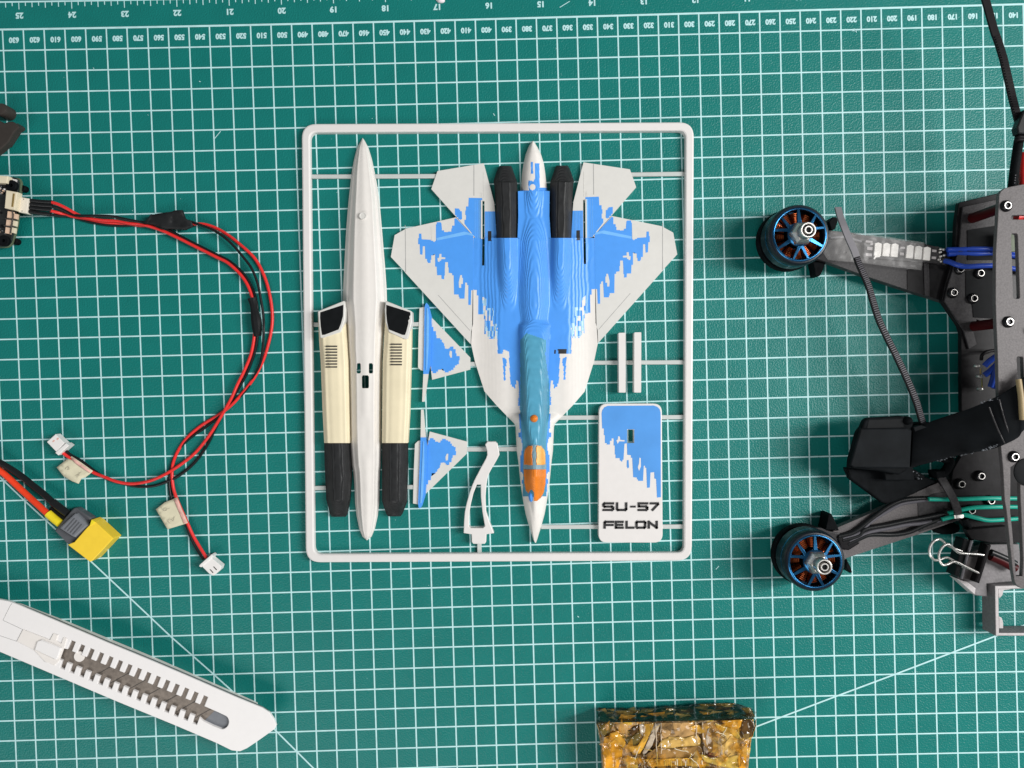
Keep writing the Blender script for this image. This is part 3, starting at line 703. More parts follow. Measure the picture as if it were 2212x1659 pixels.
# --- tail fins laid flat
def fin(f, sub):
    b = MB()
    b.poly(f(fE([(322, 396), (390, 384), (385, 1000), (372, 1212), (338, 1204), (303, 1166), (308, 800)])), 0.05, 1.8, m=0)
    b.poly(f(fE([(480, 522), (980, 1040), (980, 1195), (485, 1327), (462, 1128), (465, 800)])), 0.05, 1.6, m=0)
    b.poly(f(stair(fE([(482, 596), (502, 690), (535, 705), (542, 795), (592, 782), (612, 832), (642, 862), (650, 922), (700, 928), (730, 892), (762, 902), (790, 960), (802, 1012), (842, 1030), (832, 1120), (782, 1150), (762, 1192), (700, 1222), (652, 1242), (632, 1182), (602, 1192), (562, 1202), (540, 1242), (492, 1242), (474, 1190), (466, 1128), (468, 700)]))), 1.5, 1.66, m=1)
    b.poly(f(fE([(715, 950), (742, 958), (742, 1040), (722, 1040), (708, 1000)])), 1.6, 1.72, m=0)
    b.poly(f(fE([(388, 384), (398, 345), (415, 330), (440, 362), (478, 512), (474, 700), (464, 1130), (436, 1252), (371, 1252), (378, 1000)])), 0.05, 2.6, m=1)
    b.poly(f(fE([(415, 400), (432, 400), (446, 520), (440, 900), (420, 1200), (408, 1200)])), 2.5, 2.9, m=2)
    b.poly(f(fE([(371, 1252), (436, 1252), (386, 1612), (356, 1612)])), 0.05, 2.4, m=0)
    return b.build('tail_fin', ['white_flat', 'blue_flat', 'blue_light'], kit)
fin(lambda p: p, 0)
def low_fin(p):
    out = []
    for x, y in p:
        vx = (x / .576042 - 1480) * 1.7294; vy = (y / .576042 - 1120) * 1.7294
        v2 = 1388 - vy; x2 = vx - (7 + 0.057 * (v2 - 715)); out.append(((1480 + x2 / 1.7294) * .576042, (1120 + v2 / 1.7294) * .576042))
    return out[::-1]
fin(low_fin, 1)
# --- pegs, stand arm, name plate
for q in ([(1797, 498), (1842, 497), (1843, 885), (1799, 885)], [(1899, 495), (1944, 494), (1943, 885), (1898, 885)]):
    b = MB(); b.poly(rrect(T(1, 1, q), 2), 0.05, 5.2); b.build('peg', 'frame_white', kit, bevel=0.35)
b = MB()
b.poly(spline(T(1, 1, [(932, 1222), (945, 1290), (905, 1370), (850, 1480), (815, 1590), (800, 1659)]), 3) + T(1, 2, [(795, 60), (792, 137), (843, 145), (845, 195), (856, 207), (929, 207), (938, 195), (940, 145), (989, 138), (958, 60)])
       + spline(T(1, 1, [(938, 1659), (934, 1560), (945, 1450), (965, 1395), (1003, 1330), (1025, 1288)]), 3) + T(1, 1, [(1012, 1216), (996, 1203), (946, 1203)]),
       0.05, 4.6, holes=[T(1, 1, [(878, 1482), (903, 1482), (904, 1560), (914, 1659)]) + T(1, 2, [(930, 92), (918, 104), (838, 104), (826, 92), (830, 0)]) + T(1, 1, [(838, 1610), (855, 1540)])], ch=0.35)
b.build('stand_arm', 'frame_white', kit, sharp=20)
plate_o = rrect(fP([(132, 95), (807, 95), (816, 1588), (127, 1588)]), 19, 8)
hole_p = rrect(fP([(437, 375), (508, 375), (508, 524), (437, 524)]), 2.2)
b = MB(); b.poly(plate_o, 0.05, 4.0, holes=[hole_p], ch=0.3)
NP = b.build('name_plate', 'frame_white', kit, sharp=20)
bluep = fP([(160, 200), (168, 165), (190, 135), (225, 120), (720, 116), (758, 130), (783, 155), (793, 195)]) + stair(fP([(796, 1100), (755, 1104), (745, 905), (727, 900), (725, 832), (685, 836), (678, 996), (648, 1000), (640, 795), (614, 752), (605, 920), (552, 930), (540, 890), (500, 885), (490, 705), (476, 650), (436, 645), (432, 522), (406, 527), (396, 690), (371, 726), (356, 690), (310, 672), (302, 612), (290, 480), (268, 460), (250, 530), (216, 540), (196, 500), (185, 370), (166, 356)]))
b = MB(); hole_b = fP([(434.5, 372), (511, 372), (511, 519), (434.5, 519)])
b.poly(bluep, 3.95, 4.07, holes=[hole_b]); b.build('camouflage_inlay', 'blue_plate', NP)
b = MB(); b.poly(fP([(431, 705), (450, 700), (455, 780), (440, 792), (430, 770)]), 3.95, 4.07); b.build('camouflage_inlay', 'blue_plate', NP)
for q in ([(338, 445), (355, 450), (360, 485), (406, 488), (406, 502), (350, 500), (332, 528), (320, 490), (335, 480)], [(566, 676), (580, 680), (582, 770), (562, 818), (549, 780), (562, 735)]):
    b = MB(); b.poly(fP(q), 3.95, 4.12); b.build('camouflage_inlay', 'frame_white', NP)
def letter(strokes, name='letter', w=24):
    b = MB()
    for st in strokes:
        for i in range(len(st) - 1):
            (x0, y0), (x1, y1) = st[i], st[i + 1]; d = Vector((x1 - x0, y1 - y0)); L_ = d.length; d /= L_; n = Vector((-d.y, d.x)) * w / 2
            e = d * w * 0.46
            z = 4.34 + 0.004 * i + 0.002 * (len(b.V) % 5)
            b.poly(fP([(x0 - e.x + n.x, y0 - e.y + n.y), (x1 + e.x + n.x, y1 + e.y + n.y), (x1 + e.x - n.x, y1 + e.y - n.y), (x0 - e.x - n.x, y0 - e.y - n.y)]), 3.98, z)
    return b.build(name, 'ink_black', NP)
t1, t2 = 1167, 1238; mdl = 1202
letter([[(285, t1), (195, t1), (184, 1178), (184, 1192), (195, mdl), (274, mdl), (285, 1212), (285, 1228), (274, t2), (184, t2)]])
letter([[(328, t1), (328, 1228), (338, t2), (416, t2), (426, 1228), (426, t1)]])
letter([[(479, mdl), (518, mdl)]], w=20)
letter([[(652, t1), (562, t1), (562, mdl - 2), (640, mdl - 2), (651, 1212), (651, 1228), (640, t2), (560, t2)]])
letter([[(690, t1), (765, t1), (767, 1176), (710, 1236)]])
u1, u2, um = 1365, 1428, 1397
letter([[(285, u1), (205, u1), (196, 1374), (194, u2)], [(196, um + 2), (280, um + 2)]])
letter([[(388, u1), (316, u1), (316, u2), (388, u2)], [(316, um), (382, um)]])
letter([[(430, u1), (430, u2), (503, u2)]])
letter([[(545, u1), (620, u1), (629, 1374), (629, 1419), (620, u2), (545, u2), (537, 1419), (537, 1374), (545, u1)]])
letter([[(668, u2), (668, u1), (753, u2), (753, u1)]])

# ------------------------------------------------------------------ wiring harness
har = thing('wire_harness', 'thin red and black wires looping from the white plug, with two masking tape tags', 'wires', (560, 800))
def hw(name, m, pts, zs, r=0.78): return wire(har, name, G3(pts), zs, r, m)
J = lambda pts: [(x * .375, 1071.4 + y * .375) for x, y in pts]
T1 = lambda pts: [(x, y + 1659) for x, y in pts]
T2 = lambda pts: [(x, y + 3318) for x, y in pts]
hw('wire', 'wire_red', J([(900, 640), (1000, 672), (1120, 728), (1240, 795), (1350, 855), (1500, 908), (1750, 950), (2000, 962)]) + [(840, 1448), (900, 1452), (950, 1462), (1040, 1490), (1150, 1540), (1280, 1605), (1400, 1665)] + T1([(1480, 47), (1560, 122), (1610, 200), (1638, 290), (1650, 400), (1648, 520), (1625, 640), (1580, 750), (1540, 830), (1500, 920), (1450, 1010), (1390, 1110), (1340, 1185), (1270, 1270), (1200, 1330), (1120, 1385), (1040, 1430), (950, 1463), (850, 1476), (760, 1463), (680, 1433), (600, 1400), (500, 1335), (440, 1300), (395, 1265)]),
   [5, 5, 4.5, 3.6, 3, 2.8, 2.8, 2.8, 3, 3, 3, 2.6, 2.4, 2, 2] + [2, 2, 2, 2.2, 2.2, 2.2, 2, 2.4, 3.0, 4.0, 4.2, 3.4, 2.6, 2, 2, 2.2, 3.2, 2.6, 2, 2, 2, 2, 2.2, 2.4, 2.6])
hw('wire', 'wire_black', J([(890, 705), (1000, 735), (1130, 795), (1250, 845), (1400, 872), (1700, 872), (1950, 884)]) + [(800, 1418), (900, 1438), (980, 1452), (1060, 1474), (1150, 1521), (1280, 1588), (1400, 1648)] + T1([(1490, 36), (1575, 112), (1630, 200), (1660, 290), (1672, 400), (1668, 520), (1648, 630), (1604, 750), (1556, 840), (1500, 935), (1440, 1030), (1390, 1130), (1340, 1230), (1265, 1335), (1180, 1410), (1100, 1455), (1000, 1489), (900, 1494), (820, 1480), (700, 1446), (620, 1398), (530, 1330), (460, 1290), (420, 1255)]),
   [4.6, 4.2, 3.2, 2.6, 4.2, 4.4, 4.4, 4.2, 3.4, 2.6, 2.2, 2, 1.6, 1.2] + [1.2, 1.2, 1.2, 2, 2, 2, 1.4, 1, 1, 1, 1, 1, 1, 1, 1, 1, 0.9, 0.9, 0.9, 0.9, 1.2, 1.6, 2, 2.2], r=0.72)
hw('wire', 'wire_red', J([(870, 785), (980, 812), (1120, 850), (1290, 890), (1500, 925), (1800, 985), (2000, 1000)]) + [(840, 1452), (920, 1462), (1050, 1455), (1180, 1452), (1250, 1452), (1320, 1453), (1400, 1478), (1480, 1525), (1560, 1588), (1640, 1662)] + T1([(1690, 80), (1730, 180), (1755, 290), (1765, 400), (1755, 500), (1725, 620), (1690, 710), (1640, 800), (1570, 890), (1490, 975), (1400, 1040), (1310, 1095), (1230, 1160), (1180, 1220), (1140, 1290), (1118, 1360), (1115, 1430), (1125, 1510), (1148, 1580), (1178, 1650)]) + T2([(1215, 72), (1250, 150), (1290, 220), (1340, 300)]),
   [4.4, 3.4, 1.6, 1.4, 1.4, 1.4, 1.4, 1.2, 1.2, 2.2, 2.4, 2, 1.5, 1, 1, 1, 1] + [1, 1, 1, 1, 1, 1, 1, 1, 1, 0.95, 0.95, 0.95, 0.95, 0.95, 0.95, 0.95, 0.95, 1.4, 2, 2] + [2, 2, 2.2, 2.6])
hw('wire', 'wire_black', J([(860, 852), (1000, 868), (1250, 888), (1400, 935), (1600, 988), (1900, 1032)]) + [(820, 1462), (920, 1450), (1030, 1430), (1130, 1420), (1210, 1430), (1290, 1455), (1380, 1490), (1460, 1543), (1520, 1600), (1575, 1665)] + T1([(1630, 80), (1670, 180), (1692, 290), (1706, 380), (1709, 480), (1702, 600), (1688, 690), (1648, 780), (1585, 880), (1495, 965), (1405, 1050), (1325, 1115), (1245, 1170), (1176, 1232), (1130, 1302), (1104, 1390), (1097, 1470), (1108, 1560), (1140, 1640)]) + T2([(1200, 75), (1232, 155), (1272, 235), (1320, 308)]),
   [4, 2.4, 1, 1, 1, 1, 1, 1, 1.6, 2, 2.6, 2.6, 2.8, 3, 3, 3] + [3.2, 3.2, 3.4, 3.6, 4.4, 3, 2, 1.2, 1, 0.9, 0.9, 0.9, 0.9, 0.9, 0.9, 0.9, 0.9, 1, 1.4] + [1.6, 1.8, 2, 2.4], r=0.66)
for a_, c_ in (((495, 605), (925, 640)), ((495, 668), (912, 705)), ((490, 730), (885, 770)), ((488, 795), (880, 850))):
    m_ = ((a_[0] + c_[0]) / 2, (a_[1] + c_[1]) / 2 + 6)
    wire(har, 'shrink_sleeve', G3(J([a_, m_, c_])), [6.2, 5.6, 4.6], 0.98, 'wire_black')
def block(name, pts, z0, z1, m, parent, bevel=0.3, holes=(), **k):
    b = MB(); b.poly(pts, z0, z1, holes=holes, ch=bevel); return b.build(name, m, parent, sharp=20, **k)
pl = block('plug', G3(J([(348, 545), (492, 572), (462, 832), (318, 808)])), 4.2, 8.0, 'conn_ivory', har)
for q in ((407, 583), (380, 790)):
    block('pin_hole', circ(G3(J([q]))[0], 1.1, 10), 7.9, 8.06, 'groove', pl, 0)
def drapepatch(name, pts, z, m, parent, amp=0.5, th=0.5, step=6.0, seed=1, zf=None):
    rr = random.Random(seed); x0, x1, y0, y1 = bbox(pts); b = MB()
    loops = [Vector((*p, 0)) for p in pts]
    # dense outline + interior scatter, triangulated through a small grid
    nx = max(2, int((x1 - x0) / step)); ny = max(2, int((y1 - y0) / step)); idx = {}; V = []; F = []
    H = {}
    for i in range(nx + 2):
        for j in range(ny + 2): H[(i, j)] = rr.uniform(-amp, amp)
    def hz(x, y):
        u = (x - x0) / (x1 - x0) * nx; v = (y - y0) / (y1 - y0) * ny; i, j = int(u), int(v); fu, fv = u - i, v - j
        i = min(i, nx); j = min(j, ny)
        h = (H[(i, j)] * (1 - fu) + H[(i + 1, j)] * fu) * (1 - fv) + (H[(i, j + 1)] * (1 - fu) + H[(i + 1, j + 1)] * fu) * fv
        return z + h + (zf(x, y) if zf else 0)
    bm = bmesh.new()
    vs = [bm.verts.new((x, y, 0)) for x, y in pts]; bm.faces.new(vs)
    bmesh.ops.triangulate(bm, faces=bm.faces[:])
    L_ = max(2.0, step)
    for _ in range(5):
        es = [e for e in bm.edges if e.calc_length() > L_]
        if not es: break
        bmesh.ops.subdivide_edges(bm, edges=es, cuts=1, use_grid_fill=False)
        bmesh.ops.triangulate(bm, faces=bm.faces[:])
    bm.verts.index_update()
    V = [W((v.co.x, v.co.y), hz(v.co.x, v.co.y)) for v in bm.verts]; F = [tuple(v.index for v in f.verts) for f in bm.faces]; bm.free()
    return mesh(name, V, F, m, parent, solid=th, sharp=25)
drapepatch('tape_wrap', fM([(162, 275), (190, 262), (240, 268), (400, 240), (540, 206), (660, 190), (676, 240), (705, 318), (760, 345), (690, 372), (686, 420), (830, 432), (700, 488), (600, 480), (400, 470), (290, 425), (150, 402), (70, 372), (130, 345)]), 3.7, 'tape_black', har, amp=0.8, th=1.6, step=9, seed=4)
b = MB(); P_ = spline([(*p, z) for p, z in zip(G3(T1([(1632, 275), (1648, 350), (1662, 430), (1670, 520)])), (2.6, 2.9, 2.9, 2.4))], 6)
b.tube([W(p[:2], p[2]) for p in P_], [2.2, 2.1, 1.9, 1.8, 1.7, 1.8, 1.9, 2.0, 2.2, 2.4, 2.5, 2.6, 2.6, 2.6, 2.5, 2.4, 2.2, 2.0, 1.8][:len(P_)], 9)
b.build('shrink_sleeve', 'wire_black', har, sharp=30)
def tagp(name, pts, fold, marks, seed, pk):
    o = drapepatch(name, pts, 3.0, 'paper', har, amp=0.25, th=0.25, step=14, seed=seed); tag(o, 'folded cream masking tape tag with faint pencil marks')
    drapepatch('tag_fold', fold, 3.35, 'paper_pink', o, amp=0.1, th=0.15, step=14, seed=seed + 1)
    for q in marks:
        b = MB(); b.tube([W(p, 3.42) for p in q], 0.10, 5); b.build('pencil_mark', 'pencil', o)
    return o
tagp('masking_tape_tag', fX([(1012, 116), (1160, 215), (1312, 325), (1260, 375), (1205, 415), (1150, 432), (1112, 506), (1020, 470), (900, 400), (800, 275), (920, 180)]),
     fX([(1000, 150), (1030, 135), (1290, 330), (1265, 352), (1130, 265), (1060, 215)]),
     [fX([(925, 300), (940, 270), (965, 262), (972, 285), (960, 305), (985, 300)]), fX([(1075, 395), (1100, 375), (1130, 360), (1110, 385), (1095, 415)]), fX([(1120, 345), (1150, 345)])], 11, 0)
tagp('masking_tape_tag', fY([(605, 125), (700, 360), (800, 590), (745, 610), (600, 655), (430, 707), (320, 520), (215, 340), (380, 212), (510, 165)]),
     fY([(545, 165), (608, 135), (790, 590), (730, 606), (640, 400)]),
     [fY([(350, 350), (380, 315), (420, 320), (415, 360), (370, 370), (350, 350)]), fY([(480, 600), (440, 560), (450, 520), (500, 520), (540, 560), (545, 500), (565, 470)]), fY([(440, 330), (470, 325)])], 21, 0)
c1 = block('connector', T(0, 1, [(302, 1205), (358, 1155), (418, 1212), (366, 1272)]), 0.6, 5.0, 'conn_white', har)
block('connector_flange', T(0, 1, [(425, 1213), (447, 1228), (376, 1292), (356, 1275)]), 0.4, 5.4, 'conn_white', c1)
for q in ([(338, 1200), (350, 1190), (356, 1198), (344, 1208)], [(365, 1185), (376, 1176), (382, 1184), (371, 1194)]): block('contact_slot', T(0, 1, q), 4.9, 5.06, 'paper_pink', c1, 0)
c2 = block('connector', fY([(1215, 1215), (1415, 1380), (1392, 1452), (1272, 1556), (1190, 1520), (1062, 1392), (1110, 1300)]), 0.6, 5.0, 'conn_white', har)
block('connector_flange', fY([(1230, 1168), (1262, 1190), (1240, 1235), (1040, 1405), (1003, 1385), (1020, 1350)]), 0.4, 5.4, 'conn_white', c2)
for q in ([(1262, 1390), (1282, 1388), (1338, 1448), (1322, 1456)], [(1198, 1440), (1218, 1438), (1272, 1498), (1256, 1508)]): block('contact_slot', fY(q), 4.9, 5.06, 'groove', c2, 0)

# ------------------------------------------------------------------ flight controller board
fc = thing('flight_controller_board', 'small stacked drone circuit board with cream sockets, cut off at the left edge', 'circuit board', (10, 455))
bd = block('lower_board', rrect(fJ([(-700, 215), (330, 212), (368, 290), (330, 700), (300, 1000), (262, 1180), (215, 1340), (140, 1420), (-700, 1440)]), [0, 5, 3, 0, 0, 0, 4, 6, 0]), 3.0, 4.4, 'pcb_edge', fc, 0.2)
ub = block('upper_board', rrect(fJ([(-700, 200), (270, 205), (318, 280), (300, 480), (262, 800), (228, 1100), (180, 1330), (110, 1400), (-700, 1410)]), [0, 5, 3, 0, 0, 0, 4, 6, 0]), 6.4, 7.6, 'pcb_dark', fc, 0.2)
sk = block('socket', fJ([(105, 428), (298, 462), (250, 772), (76, 738)]), 7.6, 11.5, 'conn_cream', ub)
block('socket_slot', fJ([(222, 485), (255, 490), (228, 720), (195, 715)]), 11.4, 11.6, 'gold', sk, 0)
block('socket', fJ([(-200, 160), (136, 185), (118, 310), (-200, 290)]), 7.6, 11.0, 'conn_cream', ub)
for q in ((190, 345, 1.0), (55, 1300, 1.05)):
    b = MB(); p = W(fJ([q[:2]])[0], 9.5); b.lathe((p[0], p[1]), [(2.6, 7.5), (2.7, 9.2), (2.2, 9.6), (0.9, 9.6), (0.85, 8.2)], 22); b.build('rubber_grommet', 'tpu_black', ub)
for q in ((385, 395), (250, 1310)):
    b = MB(); p = W(fJ([q])[0], 3.0); b.lathe((p[0], p[1]), [(1.6, 0.05), (1.6, 3.0), (1.2, 3.4)], 16); b.build('rubber_foot', 'tpu_black', fc)
block('silk_corner', fJ([(205, 230), (298, 250), (295, 345), (250, 300)]), 7.6, 7.66, 'conn_white', ub, 0)
for i, (x, y, w, h, m) in enumerate([(130, 790, 95, 130, 'conn_pink'), (240, 830, 60, 100, 'conn_pink'), (110, 930, 90, 125, 'conn_pink'), (225, 950, 60, 105, 'conn_cream'), (95, 1065, 85, 120, 'conn_pink'), (205, 1070, 60, 105, 'conn_cream')]):
    block('terminal', fJ([(x, y), (x + w, y + 14), (x + w - 12, y + h), (x - 12, y + h - 14)]), 7.6, 9.0, m, ub, 0.15)
rr = random.Random(5)
for i in range(26):
    x = rr.uniform(-60, 95); y = rr.choice([rr.uniform(330, 520), rr.uniform(600, 1180)]); w = rr.uniform(14, 38); h = rr.uniform(14, 34)
    block('chip', fJ([(x, y), (x + w, y + 3), (x + w - 2, y + h), (x - 2, y + h - 3)]), 7.6, 7.6 + rr.uniform(.4, 1.0), rr.choice(['black_flat', 'conn_white', 'steel', 'grey_light', 'conn_pink', 'black_flat', 'steel_edge']), ub, 0)
wire(ub, 'board_wire', fJ([(215, 790), (225, 870), (205, 1000), (175, 1180)]), [9.3, 9.4, 9.4, 9.0], 0.3, 'groove', 6, 4)
wire(ub, 'board_wire', fJ([(90, 925), (170, 930), (290, 945)]), [9.3, 9.4, 8.6], 0.28, 'groove', 6, 4)
wire(ub, 'board_wire', fJ([(70, 1045), (160, 1055), (265, 1060)]), [9.3, 9.4, 8.6], 0.28, 'groove', 6, 4)

# ------------------------------------------------------------------ brown plastic bracket at the left edge
br = thing('plastic_bracket', 'dark brown plastic bracket with rounded knob, poking in at the upper left edge', 'bracket', (5, 300))
block('bracket_plate', rrect(fK([(-700, 560), (0, 642), (60, 695), (165, 695), (205, 655), (335, 655), (440, 745), (500, 800), (440, 860), (350, 950), (210, 1200), (0, 1392), (-700, 1900)]), [0, 0, 3, 3, 3, 5, 3, 3, 3, 0, 3, 0, 0]), 5.5, 9.5, 'brown_plastic', br, 0.5)
block('foot_tab', fK([(440, 700), (520, 760), (515, 830), (430, 880), (300, 1080), (180, 1260), (100, 1280), (300, 900)]), 0.05, 4.0, 'brown_plastic', br, 0.4)
b = MB(); p = W(fK([(-15, 330)])[0], 8); b.lathe((p[0], p[1]), [(3.2, 0.05), (3.2, 6.5), (2.7, 7.6), (1.6, 8.0)], 28); b.build('bracket_knob', 'brown_plastic', br)
# ------------------------------------------------------------------ crumb of plastic at the top edge
sc_ = thing('plastic_scrap', 'tiny pinkish white scrap of plastic at the top edge above number 17', 'scrap', (951, 0))
blob('scrap_lump', (952, -1), 2.0, 1.2, 0.05, 1.3, 'scrap_white', sc_)
blob('scrap_lump', (947, -4), 1.4, 1.3, 0.05, 1.0, 'scrap_white', sc_)

# ------------------------------------------------------------------ battery lead with yellow connector
pw = thing('battery_lead', 'thick red and black cable ending in a yellow and grey power connector', 'power cable', (110, 1120))
wire(pw, 'cable', fX([(-500, -60), (-200, 100), (0, 205), (150, 292), (300, 392), (450, 512), (600, 632), (700, 722), (780, 795)]), [6, 5, 4, 3.4, 3, 3, 3.6, 4.2, 4.6], 1.45, 'wire_black', 14)
wire(pw, 'cable_sleeve', fX([(748, 765), (800, 808), (870, 862), (960, 930)]), [4.4, 4.6, 4.8, 4.8], 1.85, 'wire_black', 14)
wire(pw, 'cable', fX([(-500, 10), (-200, 180), (0, 318), (100, 402), (250, 542), (400, 682), (520, 790), (690, 945)]), [4, 3.4, 2.6, 2.2, 2, 2.4, 3.4, 4.6], 1.5, 'wire_orange', 14)
wire(pw, 'cable_sleeve', fX([(680, 925), (765, 1000), (850, 1066)]), [4.6, 4.6, 4.8], 1.95, 'yellow_sleeve', 14)
wire(pw, 'cable_sleeve', fX([(735, 840), (830, 920), (930, 1000)]), [1.9, 2.2, 2.6], 1.7, 'wire_black', 12)
b = MB()
lo = fX([(1040, 852), (1072, 848), (1285, 990), (1262, 1080), (1060, 1330), (950, 1362), (900, 1300), (768, 1168), (800, 1128), (985, 905)])
b.poly(lo, 0.4, 5.6); gs = b.build('connector_shell', 'grey_plastic', pw, bevel=0.9, seg=3)
block('shell_crown', fX([(1050, 928), (1075, 932), (1245, 1095), (1060, 1268), (1030, 1262), (838, 1140), (850, 1112)]), 5.2, 8.0, 'grey_light', gs, 0.9)
for k in range(4):
    q = 0.16 + 0.17 * k; a0 = (1050 + 195 * q - 30, 928 + 167 * q + 40); a1 = (838 + 222 * q + 40, 1128 + 140 * q)
    d = 6
    block('shell_rib', fX([(a0[0] - d, a0[1] - d), (a0[0] + d, a0[1] + d), (a1[0] + d, a1[1] + d), (a1[0] - d, a1[1] - d)]), 7.95, 8.15, 'grey_plastic', gs, 0)
yb = block('connector_body', fX([(1292, 1015), (1345, 1042), (1597, 1275), (1592, 1290), (1312, 1590), (1270, 1612), (955, 1368), (1052, 1328), (1112, 1258), (1228, 1125), (1262, 1092)]), 0.3, 8.3, 'yellow_plastic', pw, 0.35)
block('connector_lip', fX([(1292, 1015), (1345, 1042), (1322, 1072), (1270, 1100)]), 8.25, 8.6, 'yellow_sleeve', yb, 0.1)

# ------------------------------------------------------------------ utility knife
kn = thing('utility_knife', 'white snap-off utility knife with a toothed slot over a grey blade, lower left', 'utility knife', (250, 1400))
O_ = (400, 925); ua = (math.cos(R(22.6)), math.sin(R(22.6))); va = (-ua[1], ua[0])
def K2(pts): return T(0, 2, [(O_[0] + u * ua[0] + v * va[0], O_[1] + u * ua[1] + v * va[1]) for u, v in pts])
slotp = [(-12, -40)]
for i in range(15):
    u = 35 + 66.4 * i
    slotp += [(u - 16, -46), (u - 15, -112 + 2), (u + 15, -112 + 2), (u + 16, -46)]
slotp += [(1085, -44)] + [(1128 + 42 * math.sin(R(a)), 4 - 46 * math.cos(R(a))) for a in range(10, 180, 17)] + [(1085, 50), (1010, 46)]
for i in range(14, -1, -1):
    u = 33 + 66.4 * i
    slotp += [(u + 17, 34), (u + 19, 84), (u - 12, 84), (u - 17, 34)]
slotp += [(-14, 34)]
body = T(0, 2, [(-620, 470), (-300, 520), (-120, 548), (0, 568), (60, 580), (110, 598), (380, 712), (700, 848), (980, 963), (1250, 1078), (1520, 1196), (1700, 1270), (1745, 1300), (1775, 1345), (1790, 1385), (1778, 1408), (1660, 1492), (1600, 1532), (1555, 1552), (1500, 1546), (1400, 1497), (1130, 1382), (740, 1222), (340, 1052), (0, 908), (-300, 780), (-620, 640)])
hb = MB(); hb.poly(body, 9.0, 10.5, holes=[K2(slotp)], ch=0.28); hd = hb.build('handle', 'knife_white', kn, sharp=20)
block('handle_lower_shell', [(x - 6, y + 15) for x, y in T(0, 2, [(-620, 466), (-300, 516), (-120, 542), (0, 562), (90, 582), (390, 698), (1000, 950), (1540, 1186), (1650, 1236), (1660, 1380), (1560, 1480), (1500, 1490), (740, 1160), (0, 850), (-620, 580)])], 0.1, 8.6, 'knife_off', kn, 2.5)
wire(kn, 'metal_edge', T(0, 2, [(100, 592), (380, 706), (700, 842), (980, 957), (1250, 1072), (1520, 1189), (1690, 1262), (1750, 1302)]), [9.3] * 8, 0.55, 'steel_edge', 8)
bl = block('blade', K2([(-500, -112), (1180, -112), (1180, 96), (-500, 96)]), 4.0, 8.9, 'blade', kn, 0)
for i in range(7):
    u0 = 330 + 118 * i; block('snap_line', K2([(u0 - 3, -60), (u0 + 3, -60), (u0 - 92, 60), (u0 - 98, 60)]), 8.85, 8.96, 'groove', bl, 0)
block('dark_well', K2([(1060, -60), (1190, -60), (1190, 60), (1010, 60)]), 8.9, 9.0, 'grey_light', bl, 0)
b = MB(); b.poly(T(0, 2, circ((512, 938), 34, 20)), 8.9, 9.9); b.build('rivet', 'knife_off', kn, bevel=0.2)
sl = block('slider', T(0, 2, [(148, 762), (322, 830), (345, 787), (375, 798), (362, 838), (395, 852), (412, 812), (432, 822), (418, 870), (385, 962), (352, 995), (318, 978), (300, 975), (285, 965), (220, 895), (108, 838)]), 10.3, 10.9, 'knife_off', kn, 0.15)
block('slider_pad', T(0, 2, [(240, 838), (268, 830), (395, 882), (372, 950), (360, 958), (222, 893)]), 10.8, 11.7, 'knife_white', sl, 0.4)
b = MB()
for q in ([(0, 802), (108, 838), (148, 762)], [(20, 700), (65, 610), (78, 592)], [(20, 702), (148, 762)], [(322, 830), (345, 787)], [(285, 970), (300, 940)]): b.tube([W(p, 10.52) for p in T(0, 2, q)], 0.1, 5)
b.build('seam_line', 'groove2', hd)

# ------------------------------------------------------------------ taped pack at the bottom
bp_ = thing('taped_battery_pack', 'box-shaped pack wrapped in wrinkled amber tape, at the bottom edge', 'taped pack', (1462, 1640))
def crumple(name, rows_pts, zf, m, parent, seed, amp, step=1.6, sharp=180):
    rr = random.Random(seed); a, b_, c, d = rows_pts; n = 46; k = 34; V = []; F = []
    waves = [(rr.uniform(-1, 1), rr.uniform(-1, 1), rr.uniform(4, 16), rr.uniform(0, 6)) for _ in range(9)]
    for j in range(k + 1):
        for i in range(n + 1):
            u, v = i / n, j / k
            x = (a[0] * (1 - u) + b_[0] * u) * (1 - v) + (d[0] * (1 - u) + c[0] * u) * v; y = (a[1] * (1 - u) + b_[1] * u) * (1 - v) + (d[1] * (1 - u) + c[1] * u) * v
            h = 0
            for wx, wy, fr, ph in waves: h += abs(math.sin(fr * (wx * u * 2 + wy * v) + ph)) ** 1.5
            h = (h / 9 - .5) * amp * 2 + rr.uniform(-.12, .12) * amp; e = min(u, 1 - u, v + .02, 1.0) ; h -= max(0, .03 - e) * 40
            V.append(W((x, y), zf + h))
    for j in range(k):
        for i in range(n):
            q = j * (n + 1) + i; F += [(q, q + 1, q + n + 2), (q, q + n + 2, q + n + 1)] if (i + j) % 2 else [(q, q + 1, q + n + 1), (q + 1, q + n + 2, q + n + 1)]
    return mesh(name, V, F, m, parent, sharp=sharp, solid=0.8)
core = block('pack_body', fR([(170, 432), (2000, 392), (1930, 980), (1920, 1500), (215, 1500), (205, 980)]), 0.2, 13.5, 'film_side', bp_, 1.0)
crumple('tape_top', fR([(150, 425), (2035, 385), (1925, 1400), (215, 1400)]), 16.4, 'amber_film', bp_, 3, 1.1)
def flap(pts, zs, m, seed=1, th=0.15, amp=0.4, label=None):
    o = drapepatch('tape_flap', pts, zs, m, bp_, amp=amp, th=th, step=7, seed=seed); return o
